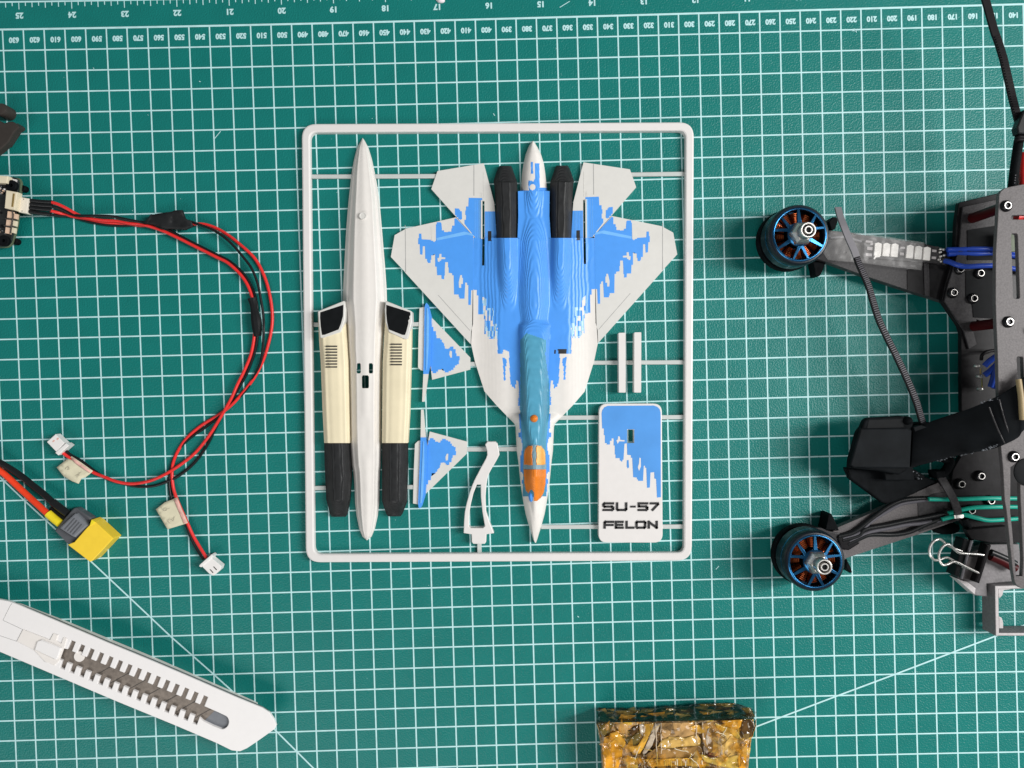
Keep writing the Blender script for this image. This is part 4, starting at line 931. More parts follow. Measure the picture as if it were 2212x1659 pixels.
# loose film skirt along the far side, leaning outwards to the mat
def skirt(name, top, bot, zt, zb, m, seed, n=40, k=8):
    rr = random.Random(seed); V = []; F = []
    tp = [top[0]] + top[1:]; 
    def along(P, t):
        t *= len(P) - 1; i = min(int(t), len(P) - 2); f = t - i; return (P[i][0] * (1 - f) + P[i + 1][0] * f, P[i][1] * (1 - f) + P[i + 1][1] * f)
    for j in range(k + 1):
        v = j / k
        for i in range(n + 1):
            a = along(top, i / n); b_ = along(bot, i / n); z = zt + (zb - zt) * v
            x = a[0] * (1 - v) + b_[0] * v + rr.uniform(-1, 1) * 1.2; y = a[1] * (1 - v) + b_[1] * v + rr.uniform(-1, 1) * 1.4
            V.append(W((x, y), z + rr.uniform(-.5, .5)))
    for j in range(k):
        for i in range(n):
            q = j * (n + 1) + i; F += [(q, q + 1, q + n + 2), (q, q + n + 2, q + n + 1)]
    return mesh(name, V, F, m, bp_, sharp=180, solid=0.15)
skirt('tape_side', fR([(120, 425), (500, 420), (1000, 405), (1600, 395), (1750, 370), (2040, 380)]), fR([(140, 242), (400, 255), (800, 235), (1300, 200), (1820, 182), (2030, 262)]), 16.0, 2.0, 'film_side', 8)
skirt('tape_side', fR([(120, 430), (190, 690), (215, 980), (215, 1300)]), fR([(118, 440), (172, 690), (200, 980), (205, 1300)]), 15.6, 1.0, 'film_amber', 9, n=20)
skirt('tape_side', fR([(2070, 385), (2060, 480), (1995, 650), (1940, 980), (1930, 1300)]), fR([(2040, 395), (2020, 500), (1960, 660), (1915, 980), (1905, 1300)]), 15.8, 1.0, 'film_amber', 10, n=20)
PT = [([(135, 425), (335, 430), (300, 500), (268, 570), (215, 600), (165, 560)], 'film_olive'), ([(330, 440), (440, 436), (505, 445), (490, 600), (440, 580), (380, 520)], 'film_tan'),
    ([(505, 520), (560, 478), (648, 448), (640, 520), (600, 560), (540, 590)], 'film_dark'), ([(440, 590), (540, 596), (640, 530), (655, 640), (600, 700), (500, 700)], 'film_olive'),
    ([(215, 600), (268, 580), (290, 640), (440, 740), (430, 860), (340, 850), (330, 1100), (215, 1100), (190, 760)], 'film_amber'), ([(268, 560), (380, 525), (480, 610), (470, 700), (440, 740), (290, 640)], 'film_gold'),
    ([(640, 440), (700, 450), (715, 520), (690, 590), (660, 560)], 'film_white'), ([(700, 440), (820, 432), (800, 500), (700, 720), (650, 800), (560, 820), (500, 720), (620, 700), (690, 600)], 'film_gold'),
    ([(820, 440), (900, 432), (850, 560), (800, 700), (705, 820), (670, 810), (760, 620)], 'film_white'), ([(905, 428), (1330, 418), (1340, 560), (1200, 600), (1000, 590), (915, 640)], 'film_tan'),
    ([(915, 640), (1000, 592), (1210, 605), (1345, 565), (1400, 640), (1380, 700), (1000, 740), (860, 720)], 'film_sand'), ([(700, 830), (860, 725), (1000, 745), (1390, 705), (1430, 830), (1200, 860), (800, 870)], 'film_brown'),
    ([(1250, 470), (1340, 450), (1500, 470), (1490, 530), (1380, 560), (1260, 520)], 'film_gold'), ([(1400, 430), (1560, 425), (1590, 560), (1600, 820), (1440, 820), (1410, 620)], 'film_brown'),
    ([(1480, 500), (1530, 480), (1500, 640), (1450, 760), (1430, 830), (1420, 720)], 'film_white'), ([(1600, 520), (1760, 560), (1880, 640), (1840, 800), (1680, 860), (1640, 820)], 'film_sand'),
    ([(1565, 425), (1640, 460), (1830, 520), (1905, 640), (1870, 650), (1750, 560), (1620, 520), (1590, 500)], 'film_yellow'), ([(1590, 500), (1625, 530), (1650, 700), (1665, 880), (1610, 870)], 'film_white'),
    ([(1640, 400), (1900, 385), (1890, 460), (1840, 510), (1700, 470)], 'film_amber'), ([(1890, 390), (2020, 384), (2045, 480), (2000, 600), (1920, 640), (1880, 520)], 'film_dark'),
    ([(1960, 430), (2035, 400), (2048, 470), (1990, 560)], 'film_white'), ([(1840, 800), (1960, 650), (1940, 1100), (1860, 1100)], 'film_amber'), ([(480, 850), (540, 842), (612, 860), (632, 1000), (490, 1010)], 'film_yellow'),
    ([(630, 830), (700, 850), (760, 1000), (640, 1010)], 'film_dark'), ([(700, 870), (1000, 862), (1400, 850), (1430, 960), (1000, 950), (760, 960)], 'film_gold'), ([(1380, 790), (1500, 850), (1700, 850), (1850, 820), (1850, 1000), (1650, 960), (1440, 900)], 'film_yellow'),
    ([(760, 960), (1430, 962), (1640, 980), (1640, 1150), (760, 1150)], 'film_dark'), ([(1470, 790), (1600, 800), (1600, 840), (1480, 840)], 'film_red')]
for i, (q, m) in enumerate(PT):
    flap(fR(q), 17.2 + 0.07 * i, m, seed=30 + i, amp=0.75, th=0.08)  # yellow, white and dark patches also carry painted highlights, glints and creases
for q in ([(335, 280), (420, 275), (650, 270), (640, 300), (400, 330)], [(1350, 195), (1600, 190), (1820, 185), (1780, 215), (1400, 225)], [(1300, 330), (1500, 300), (1700, 330), (1600, 370), (1350, 360)], [(1880, 240), (1990, 245), (2060, 350), (1960, 330)]):
    flap(fR(q), 9.5, 'film_olive', seed=int(q[0][0]), amp=0.8)
rv = random.Random(77)
def veil(b, cx, cy, z, size, flat=1.0):                                # one crumpled facet of loose film
    a0 = rv.uniform(0, 6.28); pts = []
    for k in range(rv.choice((3, 4))):
        a = a0 + k * 6.28 / 3.6 + rv.uniform(-.3, .3); r = size * rv.uniform(.45, 1.3); pts.append((cx + r * math.cos(a), cy + r * math.sin(a) * flat, z + rv.uniform(-.5, 1.0)))
    b.add([W(fR([p[:2]])[0], p[2]) for p in pts], [tuple(range(len(pts)))])
for mt, n_, zone in (('veil_light', 24, (260, 1850, 460, 960)), ('veil_dark', 26, (200, 1960, 450, 980)), ('veil_amber', 28, (210, 560, 470, 980)), ('veil_amber', 28, (1550, 1930, 450, 980)), ('veil_light', 16, (1500, 1980, 430, 900)), ('veil_amber', 20, (480, 1700, 830, 980))):
    b = MB()
    for k in range(n_): veil(b, rv.uniform(zone[0], zone[1]), rv.uniform(zone[2], zone[3]), 19.3 + .02 * k, rv.uniform(22, 95), rv.choice((.35, 1, 1.6)))
    tag(b.build('film_facets', mt, bp_, smooth=False), kind='stuff')
for mt, n_ in (('veil_olive', 34), ('veil_dark', 30), ('veil_light', 9), ('veil_amber', 8)):
    b = MB()
    for k in range(n_):
        x = rv.uniform(170, 2010); veil(b, x, 385 - rv.uniform(20, 130) - (x - 170) * .02, rv.uniform(9, 14), rv.uniform(40, 120), .3)
    tag(b.build('film_facets', mt, bp_, smooth=False), kind='stuff')
for k in range(30):
    b = MB(); x = rv.uniform(180, 1980); y = rv.uniform(430, 900); a = rv.choice((1.57, 1.4, 0.1, 0.6, 2.4, 2.0)) + rv.uniform(-.2, .2); l = rv.uniform(40, 190)
    P_ = [(x + l * t / 6 * math.cos(a) + rv.uniform(-5, 5), y + l * t / 6 * math.sin(a) + rv.uniform(-5, 5)) for t in range(7)]
    b.tube([W(p, 20.2 + rv.uniform(-.1, .1)) for p in fR(P_)], rv.uniform(.08, .2), 5); b.build('tape_crease', rv.choice(('film_glint', 'film_dark', 'film_yellow', 'film_dark')), bp_)  # creases as thin tubes, their glints and darkness put into the colour
for i in range(14):
    x = 850 + i * 42 + (i % 3) * 9; b = MB(); b.tube([W(p, 19.8) for p in fR([(x, 870 + (i % 3) * 12), (x + 4, 930 + (i * 7) % 30)])], 0.24, 5); b.build('painted_glint', rv.choice(('film_yellow', 'film_gold', 'film_glint')), bp_)  # short glints painted as bright thin tubes
for q in ([(845, 430), (850, 860)], [(905, 430), (908, 860)], [(1335, 420), (1340, 700)], [(1412, 420), (1440, 830)]):
    b = MB(); P_ = [(q[0][0] + (q[1][0] - q[0][0]) * t / 8 + random.uniform(-6, 6), q[0][1] + (q[1][1] - q[0][1]) * t / 8) for t in range(9)]
    b.tube([W(p, 17.9 + random.uniform(-.2, .3)) for p in fR(P_)], 0.25, 5); b.build('tape_crease', 'film_clear', bp_)

# ------------------------------------------------------------------ racing drone
dr = thing('racing_drone', 'black carbon quadcopter with two blue copper-wound motors, cut off by the right edge', 'drone', (2050, 830))
def motor(c_bell, base_c, spin):
    p = W(c_bell, 23.0); c = (p[0], p[1])
    b = MB(); b.lathe(c, [(8, 9.0), (12.5, 9.0), (13.2, 9.6), (13.2, 10.6), (6, 10.8)], 40); mb = b.build('motor', 'bell_dark', dr)
    b = MB(); b.lathe(c, [(13.5, 10.6), (14.3, 11.0), (14.4, 20.5), (14.1, 22.2), (13.4, 23.0), (12.2, 23.2), (12.0, 22.4), (12.3, 18), (12.3, 11)], 64, caps=False); b.build('bell', 'bell_wall', mb)
    b = MB(); b.lathe(c, [(12.75, 23.15), (12.3, 23.45), (11.75, 23.35), (11.6, 22.4)], 64, caps=False)
    b.lathe(c, [(14.42, 17.5), (14.5, 18.2), (14.42, 18.9)], 64, caps=False)
    b.lathe(c, [(5.6, 21.6), (5.9, 23.6), (5.0, 24.6), (3.4, 24.9), (3.2, 21.6)], 40)
    for k in range(3):
        for da in (-17, 17, 60):
            a = R(spin + 120 * k + da); d = Vector((math.cos(a), math.sin(a), 0)); n = Vector((-d.y, d.x, 0))
            w0, w1 = (1.0, 0.62) if da == 60 else (0.85, 0.55)
            r0 = 5.2 if da == 60 else 5.0; r1 = 11.9
            cc = Vector((c[0], c[1], 0)); top = 23.3
            V = []
            for (rr_, ww, zt) in ((r0, w0, 24.0), (r1, w1, top)):
                q = cc + (d * rr_ if da == 60 else Matrix.Rotation(R(-14 if da > 0 else 14) if rr_ == r0 else 0, 3, 'Z') @ d * rr_)
                for z, s in ((zt - 1.5, -1), (zt - 1.5, 1), (zt, 1), (zt, -1)): V.append(tuple(q + n * s * ww + Vector((0, 0, z))))
            b.add(V, [(0, 1, 2, 3), (4, 5, 6, 7), (0, 1, 5, 4), (1, 2, 6, 5), (2, 3, 7, 6), (3, 0, 4, 7)])
    b.build('bell_spokes', 'bell_blue', mb, bevel=0.18)
    for k in range(12):                                               # copper coils on the stator arms
        a = 2 * math.pi * k / 12 + R(spin); d = Vector((math.cos(a), math.sin(a), 0)); cc = Vector((c[0], c[1], 0)); b = MB()
        for j in range(6):
            q = cc + d * (6.4 + j * 0.82); n = Vector((-d.y, d.x, 0)); hw_ = 1.25 + j * 0.14
            b.tube([tuple(q + n * x * hw_ + Vector((0, 0, z))) for x, z in ((-1, 14), (-1, 18.4), (-.5, 19.4), (.5, 19.4), (1, 18.4), (1, 14))], 0.42, 6)
        b.build('coil', 'copper', mb)
    b = MB(); b.lathe(c, [(12.1, 10.8), (12.1, 17.5), (5.5, 17.0), (5.5, 10.8)], 40); b.build('stator', 'bell_dark', mb)
    nb = MB(); nb.lathe(c, [(5.6, 24.0), (5.6, 26.4), (4.7, 28.0), (3.9, 29)], 6); nb.lathe(c, [(3.5, 28.2), (3.6, 33.6), (3.4, 34.1), (2.85, 34.1), (2.7, 33.7), (2.7, 30.5)], 40, caps=False)
    nb.build('lock_nut', 'steel', mb, bevel=0.1)
    b = MB(); b.lathe(c, [(2.75, 31.2), (0.5, 31.3)], 28); b.build('nut_well', 'bell_wall', mb)
    b = MB(); b.lathe(c, [(1.85, 31), (1.85, 34.2), (1.75, 34.4), (1.3, 34.4), (1.2, 34.2), (1.15, 33.5)], 28, caps=False); sh = b.build('shaft', 'steel', mb)
    b = MB(); b.lathe(c, [(1.18, 33.6), (0.05, 33.62)], 20); b.build('shaft_bore', 'black_flat', sh)
    b = MB(); q = W(base_c, 7.0); b.lathe(c, [(14.4, 4.5), (14.9, 5.0), (14.9, 8.0), (14.4, 8.9), (3, 9.0)], 48); b.build('motor_bumper', 'tpu_black', dr)
    return mb
m1 = fA1([(685, 552)])[0]; m2 = fA2([(680, 1125)])[0]
motor(m1, m1, 33); motor(m2, m2, 31)
arm = block('arm', fA1([(560, 560), (900, 480), (1100, 500), (1400, 530)]) + fB1([(0, 745), (930, 880), (1280, 960), (1500, 1010), (1500, 1750)]) + fB2([(1143, 238)]) + fB1([(700, 1480), (180, 1307), (-330, 1120), (-520, 1060)]) + fA1([(620, 830)]), 5.0, 9.2, 'carbon', dr, 0.25)
block('arm_band', fB1([(700, 1215), (985, 1150), (990, 1560), (860, 1530), (700, 1478)]), 9.1, 9.5, 'carbon_dark', arm, 0)
block('arm_band', fB1([(915, 1130), (985, 1130), (992, 1560), (925, 1545)]), 9.4, 9.9, 'carbon', arm, 0.1)
block('arm_band', fB1([(990, 1140), (1265, 1160), (1190, 1400), (1142, 1618), (992, 1560)]), 9.1, 9.5, 'carbon_dark', arm, 0)
arm2 = block('arm', fA2([(600, 1000), (800, 820), (980, 680), (1560, 432), (2000, 220), (2212, 122), (2500, 20), (2800, 250), (2800, 560), (2520, 598), (2030, 772), (1430, 968), (1090, 1082), (900, 1250)]), 5.0, 9.2, 'carbon_top', dr, 0.25)  # lighter grey carries the arm's glossy reflection in its colour
block('arm_band', fA2([(2010, 345), (2212, 250), (2500, 200), (2500, 590), (2030, 745)]), 9.1, 9.5, 'carbon', arm2, 0)
block('arm_pad', fA2([(620, 690), (760, 690), (850, 730), (1000, 760), (1040, 830), (900, 900), (640, 820), (480, 780)]), 8.0, 10.6, 'carbon', arm2, 0.5)
# bumper ears
for q, z in ((fA1([(1068, 385), (1115, 322), (1165, 325), (1182, 350), (1180, 390), (1150, 480), (1095, 490)]), 9.5), (fA1([(855, 905), (880, 1000), (892, 1088), (945, 1092), (975, 1050), (1030, 905)]), 7),
             (fA2([(815, 715), (838, 600), (852, 520), (885, 500), (915, 545), (995, 725), (940, 730)]), 9.5), (fA2([(1085, 1090), (1140, 1190), (1165, 1270), (1130, 1278), (1085, 1210)]), 7)):
    block('bumper_ear', rrect(q, 2), 0.3, z, 'tpu_black', dr, 0.4)
# LED strip
led = block('led_strip', fB1([(140, 828), (1110, 915), (1105, 1135), (140, 1055)]), 10.2, 11.0, 'carbon', dr, 0.1)
def quad(cx, cy, w, h, a=0.09):
    return [(cx + (x * w - y * h * a) / 2, cy + (y * h + x * w * a) / 2) for x, y in ((-1, -1), (1, -1), (1, 1), (-1, 1))]
for (x, y) in [(320, 955), (430, 960), (537, 968), (735, 985), (845, 998), (955, 1010)]:
    q = quad(x, y, 90, 160); q = [q[0], ((q[0][0] + q[1][0]) / 2, q[0][1] - 12), q[1], q[2], q[3]]
    block('led', fB1(q), 11.0, 12.0, 'led_white', led, 0.1)
for (x, y, w, h) in [(205, 850, 90, 26), (240, 880, 35, 30), (215, 940, 70, 40), (200, 1020, 80, 36), (640, 930, 60, 26), (630, 1010, 50, 36), (1050, 970, 55, 30), (1045, 1060, 55, 30)]:
    block('solder_pad', fB1(quad(x, y, w, h)), 11.0, 11.25, 'bracket_light', led, 0)
for (x, y) in [(1140, 945), (1180, 950), (1135, 985), (1190, 1025), (1140, 1040), (1150, 1105), (1120, 1080)]:
    blob('solder_joint', fB1([(x, y)])[0], 0.9, 0.7, 11.0, 0.9, 'steel', led, 10)
block('led_white_pad', fB1([(260, 1075), (285, 1030), (350, 1035), (345, 1050), (300, 1052), (275, 1078)]), 11.9, 12.1, 'led_white', led, 0)  # flat white pad at the first LED
drapepatch('clear_sleeve', fA1([(1090, 500), (1240, 520), (1400, 530)]) + fB1([(0, 742), (450, 790), (918, 862), (915, 1000), (880, 1222), (500, 1180), (100, 1125), (-100, 1110), (-330, 1090), (-420, 950)]), 13.0, 'clear_film', dr, amp=0.45, th=0.2, step=9, seed=6)
wire(dr, 'motor_wire', fB1([(-300, 800), (-150, 790), (-60, 800), (100, 850)]), [11, 11.5, 11.5, 11], 0.6, 'tie_light')
for q, z in (([(1215, 955), (1400, 950), (1600, 945), (1850, 955), (2150, 1010), (2300, 1030)], [12, 12.5, 13, 13, 14, 14]), ([(1225, 1012), (1400, 1005), (1600, 1008), (1850, 1005), (2150, 1050), (2300, 1060)], [12, 12.5, 13, 13, 14, 14]),
             ([(1185, 1100), (1250, 1115), (1340, 1150), (1450, 1172), (1650, 1165), (1850, 1165), (2120, 1210), (2300, 1240)], [12, 14, 16, 16.5, 16.5, 16.5, 17, 17])):
    wire(dr, 'motor_wire', fB1(q), z, 1.2, 'wire_blue', 12)
# centre plates
cp = block('bottom_plate', rrect(fB1([(1365, 345), (1880, 222), (2700, 60), (2700, 1700)]) + fB3([(2700, 1500)]) + fB4([(2700, 470), (1800, 470), (1530, 425), (1470, 300), (1300, 60)]) + fB3([(1262, 1300), (1290, 1120), (1400, 930), (1440, 400)]) + fB2([(1400, 1659), (1395, 650), (1370, 562), (1146, 238)]) + fB1([(1170, 1480), (1255, 1180), (1318, 950), (1330, 600)]), 3, 2), 9.6, 12.2, 'carbon_dark', dr, 0.3)
block('plate_edge', fB1([(1340, 352), (1400, 345), (1385, 600), (1372, 950), (1320, 960), (1335, 600)]), 9.0, 9.6, 'carbon_edge', cp, 0.2)
mp_ = block('middle_plate', fB1([(1420, 400), (1870, 300), (2700, 130), (2700, 1700)]) + fB2([(2700, 1200), (1850, 560), (1600, 480), (1560, 640), (1600, 800), (1500, 860), (1430, 620), (1180, 240)]) + fB1([(1230, 1400), (1300, 1180), (1370, 950), (1400, 600)]), 12.4, 13.2, 'carbon', dr, 0.2)
block('gap_shade', fB1([(1480, 700), (1860, 640), (1860, 1090), (1480, 1090)]), 13.25, 13.5, 'black_flat', mp_, 0)  # black sheet on the plate, painted shade of the gap
block('gap_shade', fB1([(1460, 1230), (1860, 1200), (1860, 1700)]) + fB2([(1850, 0), (1850, 470), (1560, 450), (1540, 260), (1460, 200)]), 13.25, 13.5, 'black_flat', mp_, 0)  # second black sheet, gap shade painted the same way
def screw(c, z, m_ring='steel', r=2.75):
    p = W(c, z); b = MB(); b.lathe((0, 0), [(r, z - 1.9), (r, z - 1.2), (r * .82, z - .35), (r * .62, z), (r * .42, z), (r * .38, z - .9), (0.05, z - .95)], 28)
    o = b.build('screw', 'screw_black', None); o.location = (p[0] * MM, p[1] * MM, 0)
    b = MB(); b.lathe((0, 0), [(r * .68, z - .2), (r * .60, z + .04), (r * .50, z + .04), (r * .47, z - .2)], 28, caps=False); g = b.build('screw_rim', m_ring, None); g.location = (0, 0, 0)
    return o, g
s0, g0 = screw((CX, CY), 0.0)
SCREWS = [(fB1([(1310, 1510)])[0], 15), (fB1([(1572, 1585)])[0], 15), (fB1([(1660, 1258)])[0], 15), (fB1([(1395, 1205)])[0], 14.6), (fB3([(1412, 1300)])[0], 14.5), (fB3([(1668, 1195)])[0], 14.5), (fB3([(1795, 1515)])[0], 14.2), (fB4([(1545, 50)])[0], 14.2),
          (fB1([(2008, 380)])[0], 42.6), (fB2([(2035, 506)])[0], 42.6), (fB3([(2105, 945)])[0], 42.6), (fB2([(2330, 620)])[0], 42.6)]
for i, (c, z) in enumerate(SCREWS):
    p = W(c, z); o = s0 if i == 0 else s0.copy(); g = g0 if i == 0 else g0.copy()
    if i: COL.objects.link(o); COL.objects.link(g)
    q = ORG[dr.name]; o.parent = dr; o.location = ((p[0] - q[0]) * MM, (p[1] - q[1]) * MM, z * MM); g.parent = o; g.location = (0, 0, 0)
    if z < 20: o.scale = (.95, .95, 1)
for c, z in SCREWS[8:10]:
    p = W(c, 40); b = MB(); b.lathe((p[0], p[1]), [(2.4, 12.2), (2.4, 38.8)], 20); b.build('standoff', 'red_anod', dr)
top = [(2950, 60)]
tp = rrect(fB1([(2700, 20), (2212, 105), (1950, 160), (1888, 235), (1870, 600), (1845, 1000), (1843, 1659)]) + fB2([(1846, 300), (1850, 500), (1868, 900), (1882, 1450)]) + fB3([(1895, 500), (1910, 800), (1940, 1100), (1960, 1500)]) + fB4([(1985, 60), (2030, 500), (2062, 800), (2090, 985), (2150, 1045), (2400, 1090), (2700, 1090)]), [0, 2, 8, 6] + [2] * 15 + [0, 0, 0][:3], 4) if False else \
     fB1([(2700, 20), (2212, 105), (2050, 135), (1960, 160), (1915, 195), (1890, 240), (1870, 600), (1845, 1000), (1843, 1659)]) + fB2([(1846, 300), (1850, 500), (1868, 900), (1882, 1450)]) + fB3([(1895, 500), (1910, 800), (1940, 1100), (1960, 1500)]) + fB4([(1985, 60), (2030, 500), (2062, 800), (2090, 970), (2115, 1020), (2170, 1055), (2400, 1090), (2700, 1090)])
TP = block('top_plate', tp, 38.8, 41.0, 'carbon_top', dr, 0.25, holes=[
    rrect(fB1([(2046, 745), (2128, 745), (2158, 1590), (2075, 1590)]), [5, 5, 5, 5]), rrect(fB1([(2050, 510), (2300, 505), (2300, 562), (2050, 562)]), [4, 0, 0, 4]),
    rrect(fB2([(2118, 960), (2200, 960), (2215, 1400), (2140, 1400)]), 4), fB3([(2040, 1080), (2155, 1000), (2165, 1500), (2175, 1659)]) + fB4([(2200, 700), (2190, 900), (2110, 900), (2060, 300), (2035, 60)])])
b = MB(); c_ = W(fB3([(2262, 1140)])[0], 41.4); b.lathe(c_[:2], [(6.2, 41.0), (6.2, 41.6), (5.0, 41.9), (0.1, 41.6)], 36); b.build('lens_cap', 'black_flat', TP)
wire(dr, 'red_cable', fB1([(2110, 535), (2200, 535), (2350, 535)]), [37, 37, 37], 2.2, 'wire_red', 12)
wire(dr, 'red_cable', Q(3640, 400, 5.185, [(1060, 900), (1045, 1200), (1030, 1500), (1030, 1700)]), [34, 34, 35, 35], 2.2, 'wire_red', 12)
block('circuit_board', fB1([(2030, 700), (2250, 700), (2250, 980), (2030, 980)]), 20, 21.5, 'pcb_edge', dr, 0.1)
# solder posts and phase leads beside the top plate
for i, (x, y) in enumerate([(1625, 1080), (1655, 1215), (1665, 1378)]):
    blob('solder_joint', fB2([(x, y)])[0], 1.5, 1.1, 17.5, 1.6, 'steel', dr, 12)
wire(dr, 'phase_post', fB2([(1650, 1110), (1650, 1200)]), [17.5, 17.5], 0.35, 'gold', 6); wire(dr, 'phase_post', fB2([(1665, 1240), (1668, 1360)]), [17.5, 17.5], 0.35, 'gold', 6)
for q in ([(1700, 1080), (1760, 1020), (1850, 955)], [(1700, 1200), (1780, 1140), (1860, 1060)], [(1780, 1350), (1810, 1250), (1840, 1120), (1880, 1020)], [(1830, 1370), (1850, 1260), (1880, 1160)]):
    wire(dr, 'phase_wire', fB2(q), [19, 20, 21, 21][:len(q)], 1.35, 'wire_blue', 12)
wire(dr, 'phase_coil', fB2([(1660, 1000), (1670, 940), (1730, 895), (1830, 880), (1900, 890)]), [17, 18, 18, 17, 16], 0.8, 'carbon_dark')
# black mount block and strap
mbk = block('mount_block', rrect(fB3([(60, 620), (110, 560), (150, 470), (200, 440), (640, 415), (700, 430), (790, 490), (770, 560), (740, 640), (735, 1100), (600, 1180), (350, 1130), (-50, 1090), (-40, 980)]), [4, 2, 2, 2, 2, 3, 3, 2, 2, 3, 3, 2, 2, 2]), 20.5, 24, 'tpu_black', dr, 0.8)
block('mount_column', fB3([(330, 700), (700, 700), (800, 1250), (420, 1250)]), 0.3, 20.4, 'tpu_black', dr, 0.5)
block('recess_shade', fB3([(200, 470), (645, 452), (650, 562), (180, 572)]), 24.0, 24.15, 'black_flat', mbk, 0)  # black sheet on the block stands for the recess's shade
block('mount_lid', rrect(fB3([(95, 580), (690, 572), (760, 600), (735, 1095), (10, 1085), (-40, 1050)]), [1.5, 1.5, 2, 2, 2, 2]), 24.0, 25.4, 'strap_black', mbk, 0.6)
block('mount_foot', rrect(fB3([(-100, 1085), (600, 1120), (920, 1200), (1120, 1270), (760, 1440), (450, 1560), (380, 1540), (-40, 1230)]), [4, 2, 2, 4, 4, 4, 3, 4]), 11.5, 15.0, 'tpu_black', dr, 0.8)
rr = random.Random(9)
for i in range(34):
    x = rr.uniform(660, 900); y = 1120 + (x - 660) * .35 + rr.uniform(-30, 50)
    blob('print_blob', fB3([(x, y)])[0], rr.uniform(.3, .8), rr.uniform(.25, .5), 16.9, rr.uniform(.3, .7), rr.choice(['grey_light', 'grey_plastic', 'tpu_black']), mbk, 6)
block('mount_ledge', fB3([(640, 1100), (760, 1090), (930, 1190), (900, 1250), (700, 1190)]), 12, 17.2, 'tpu_black', mbk, 0.3)
blob('mount_pin', fB3([(740, 480)])[0], 2.6, 2.2, 22, 4.5, 'tpu_black', mbk)
# strap: a wide band rising over the top plate
def ribbon3(name, up, lo, zs, m, parent, th=1.4, n=10, k=10):
    U = spline([(*p, z) for p, z in zip(up, zs)], n); L_ = spline([(*p, z) for p, z in zip(lo, zs)], n); V = []; F = []
    for a, c in zip(U, L_):
        for j in range(k + 1):
            t = j / k; V.append(W((a[0] * (1 - t) + c[0] * t, a[1] * (1 - t) + c[1] * t), a[2] * (1 - t) + c[2] * t + 0.5 * math.sin(t * math.pi)))
    for i in range(len(U) - 1):
        for j in range(k): q = i * (k + 1) + j; F.append((q, q + 1, q + k + 2, q + k + 1))
    return mesh(name, V, F, m, parent, solid=th, bevel=0.3)
block('mount_neck', fB3([(690, 520), (1020, 500), (1000, 1000), (700, 1120)]), 8, 19.5, 'tpu_black', dr, 0.4)
sp = ribbon3('battery_strap', fB3([(775, 560), (900, 520), (1250, 400), (1500, 320), (1700, 235), (1900, 140), (2100, 20), (2212, -80), (2400, -230)]), fB3([(745, 1075), (900, 1045), (1300, 940), (1550, 890), (1780, 850), (1950, 790), (2130, 700), (2212, 600), (2450, 420)]),
        [21, 24, 31, 36, 40, 43.5, 45.5, 46.5, 47], 'strap_black', dr)
block('strap_fold', fB3([(780, 560), (880, 530), (960, 560), (800, 620)]), 22.0, 25.2, 'strap_black', sp, 0.3)
rr = random.Random(12)
for (xa, ya, xb, yb, n, z) in ((1660, 240, 1970, 170, 16, 43.2), (1680, 860, 1890, 790, 18, 43.2), (1000, 1020, 1600, 880, 22, 36), (1890, 230, 2050, 730, 0, 46)):
    for i in range(n):
        t = rr.random(); x = xa + (xb - xa) * t; y = ya + (yb - ya) * t + rr.uniform(-14, 14)
        blob('frayed_thread', fB3([(x, y)])[0], rr.uniform(.2, .6), rr.uniform(.15, .35), z - 1 + (t - .5) * 2, .6, 'grey_light' if z > 40 else 'grey_plastic', sp, 6)
for i, (a_, c_) in enumerate((((1890, 200), (2050, 735)), ((1985, 180), (2135, 655)), ((1760, 300), (1960, 770)))):
    wire(sp, 'strap_crease', fB3([a_, ((a_[0] + c_[0]) / 2 - 10, (a_[1] + c_[1]) / 2), c_]), [44.0, 44.5, 44.3], 0.35, 'carbon', 6)
wire(dr, 'tan_cable', fB3([(2140, -60), (2170, 150), (2180, 300), (2190, 460)]), [46.8, 47.6, 47.6, 47], 1.2, 'tan_cable')
# cable ties
def tie(pts, zs, w, name='cable_tie', ridges=None, m=('tie_grey', 'tie_grey'), parent=None, n=14, t=1.1):
    P = spline([(*p, z) for p, z in zip(pts, zs)], n); b = MB(); b.strap([W(p[:2], p[2]) for p in P], w, t, ridges, 0, 1)
    return b.build(name, list(m), parent or dr)
tie(fA1([(1182, 205), (1215, 330), (1262, 450), (1330, 620), (1385, 740), (1425, 850)]), [14, 17, 19.5, 20.5, 21, 21.5], 3.1, m=('tie_light', 'tie_light'))
tie(fA1([(1422, 845), (1460, 950), (1570, 1200)]) + fB2([(250, 230), (330, 480), (440, 720), (560, 960), (690, 1240), (810, 1530)]) + fB3([(865, 400), (905, 520), (930, 590)]),
    [21.5, 22, 22.5, 23, 23.5, 23.5, 23.5, 23, 22.8, 22.5, 22, 21.5], 2.9, ridges=(0, .93, 0.86), m=('tie_dark', 'tie_grey'), n=46)
tie(Q(3520, 0, 6.9125, [(1190, -120), (1215, 0), (1300, 300), (1440, 800), (1530, 1050), (1640, 1400), (1710, 1659)]) + Q(3520, 360, 6.9125, [(1900, 0), (1990, 350), (2060, 620), (2120, 760)]), [36, 36, 36, 36, 36, 36, 36, 36, 37, 37, 37], 3.3, ridges=(.36, 1, 1.1), m=('tie_dark', 'carbon_dark'), n=24)
wire(dr, 'antenna_tube', Q(3640, 400, 5.185, [(1150, 60), (1060, 220), (990, 480), (950, 700), (890, 1000), (850, 1250), (820, 1520), (800, 1700)]), [38, 38, 37, 36, 36, 36, 36, 35], [2.2] * 200, 'wire_black', 14) if False else wire(dr, 'antenna_tube', Q(3640, 400, 5.185, [(960, 560), (930, 700), (885, 1000), (850, 1250), (820, 1520), (800, 1700)]), [37, 36, 36, 36, 36, 35], 2.0, 'tpu_black', 14)
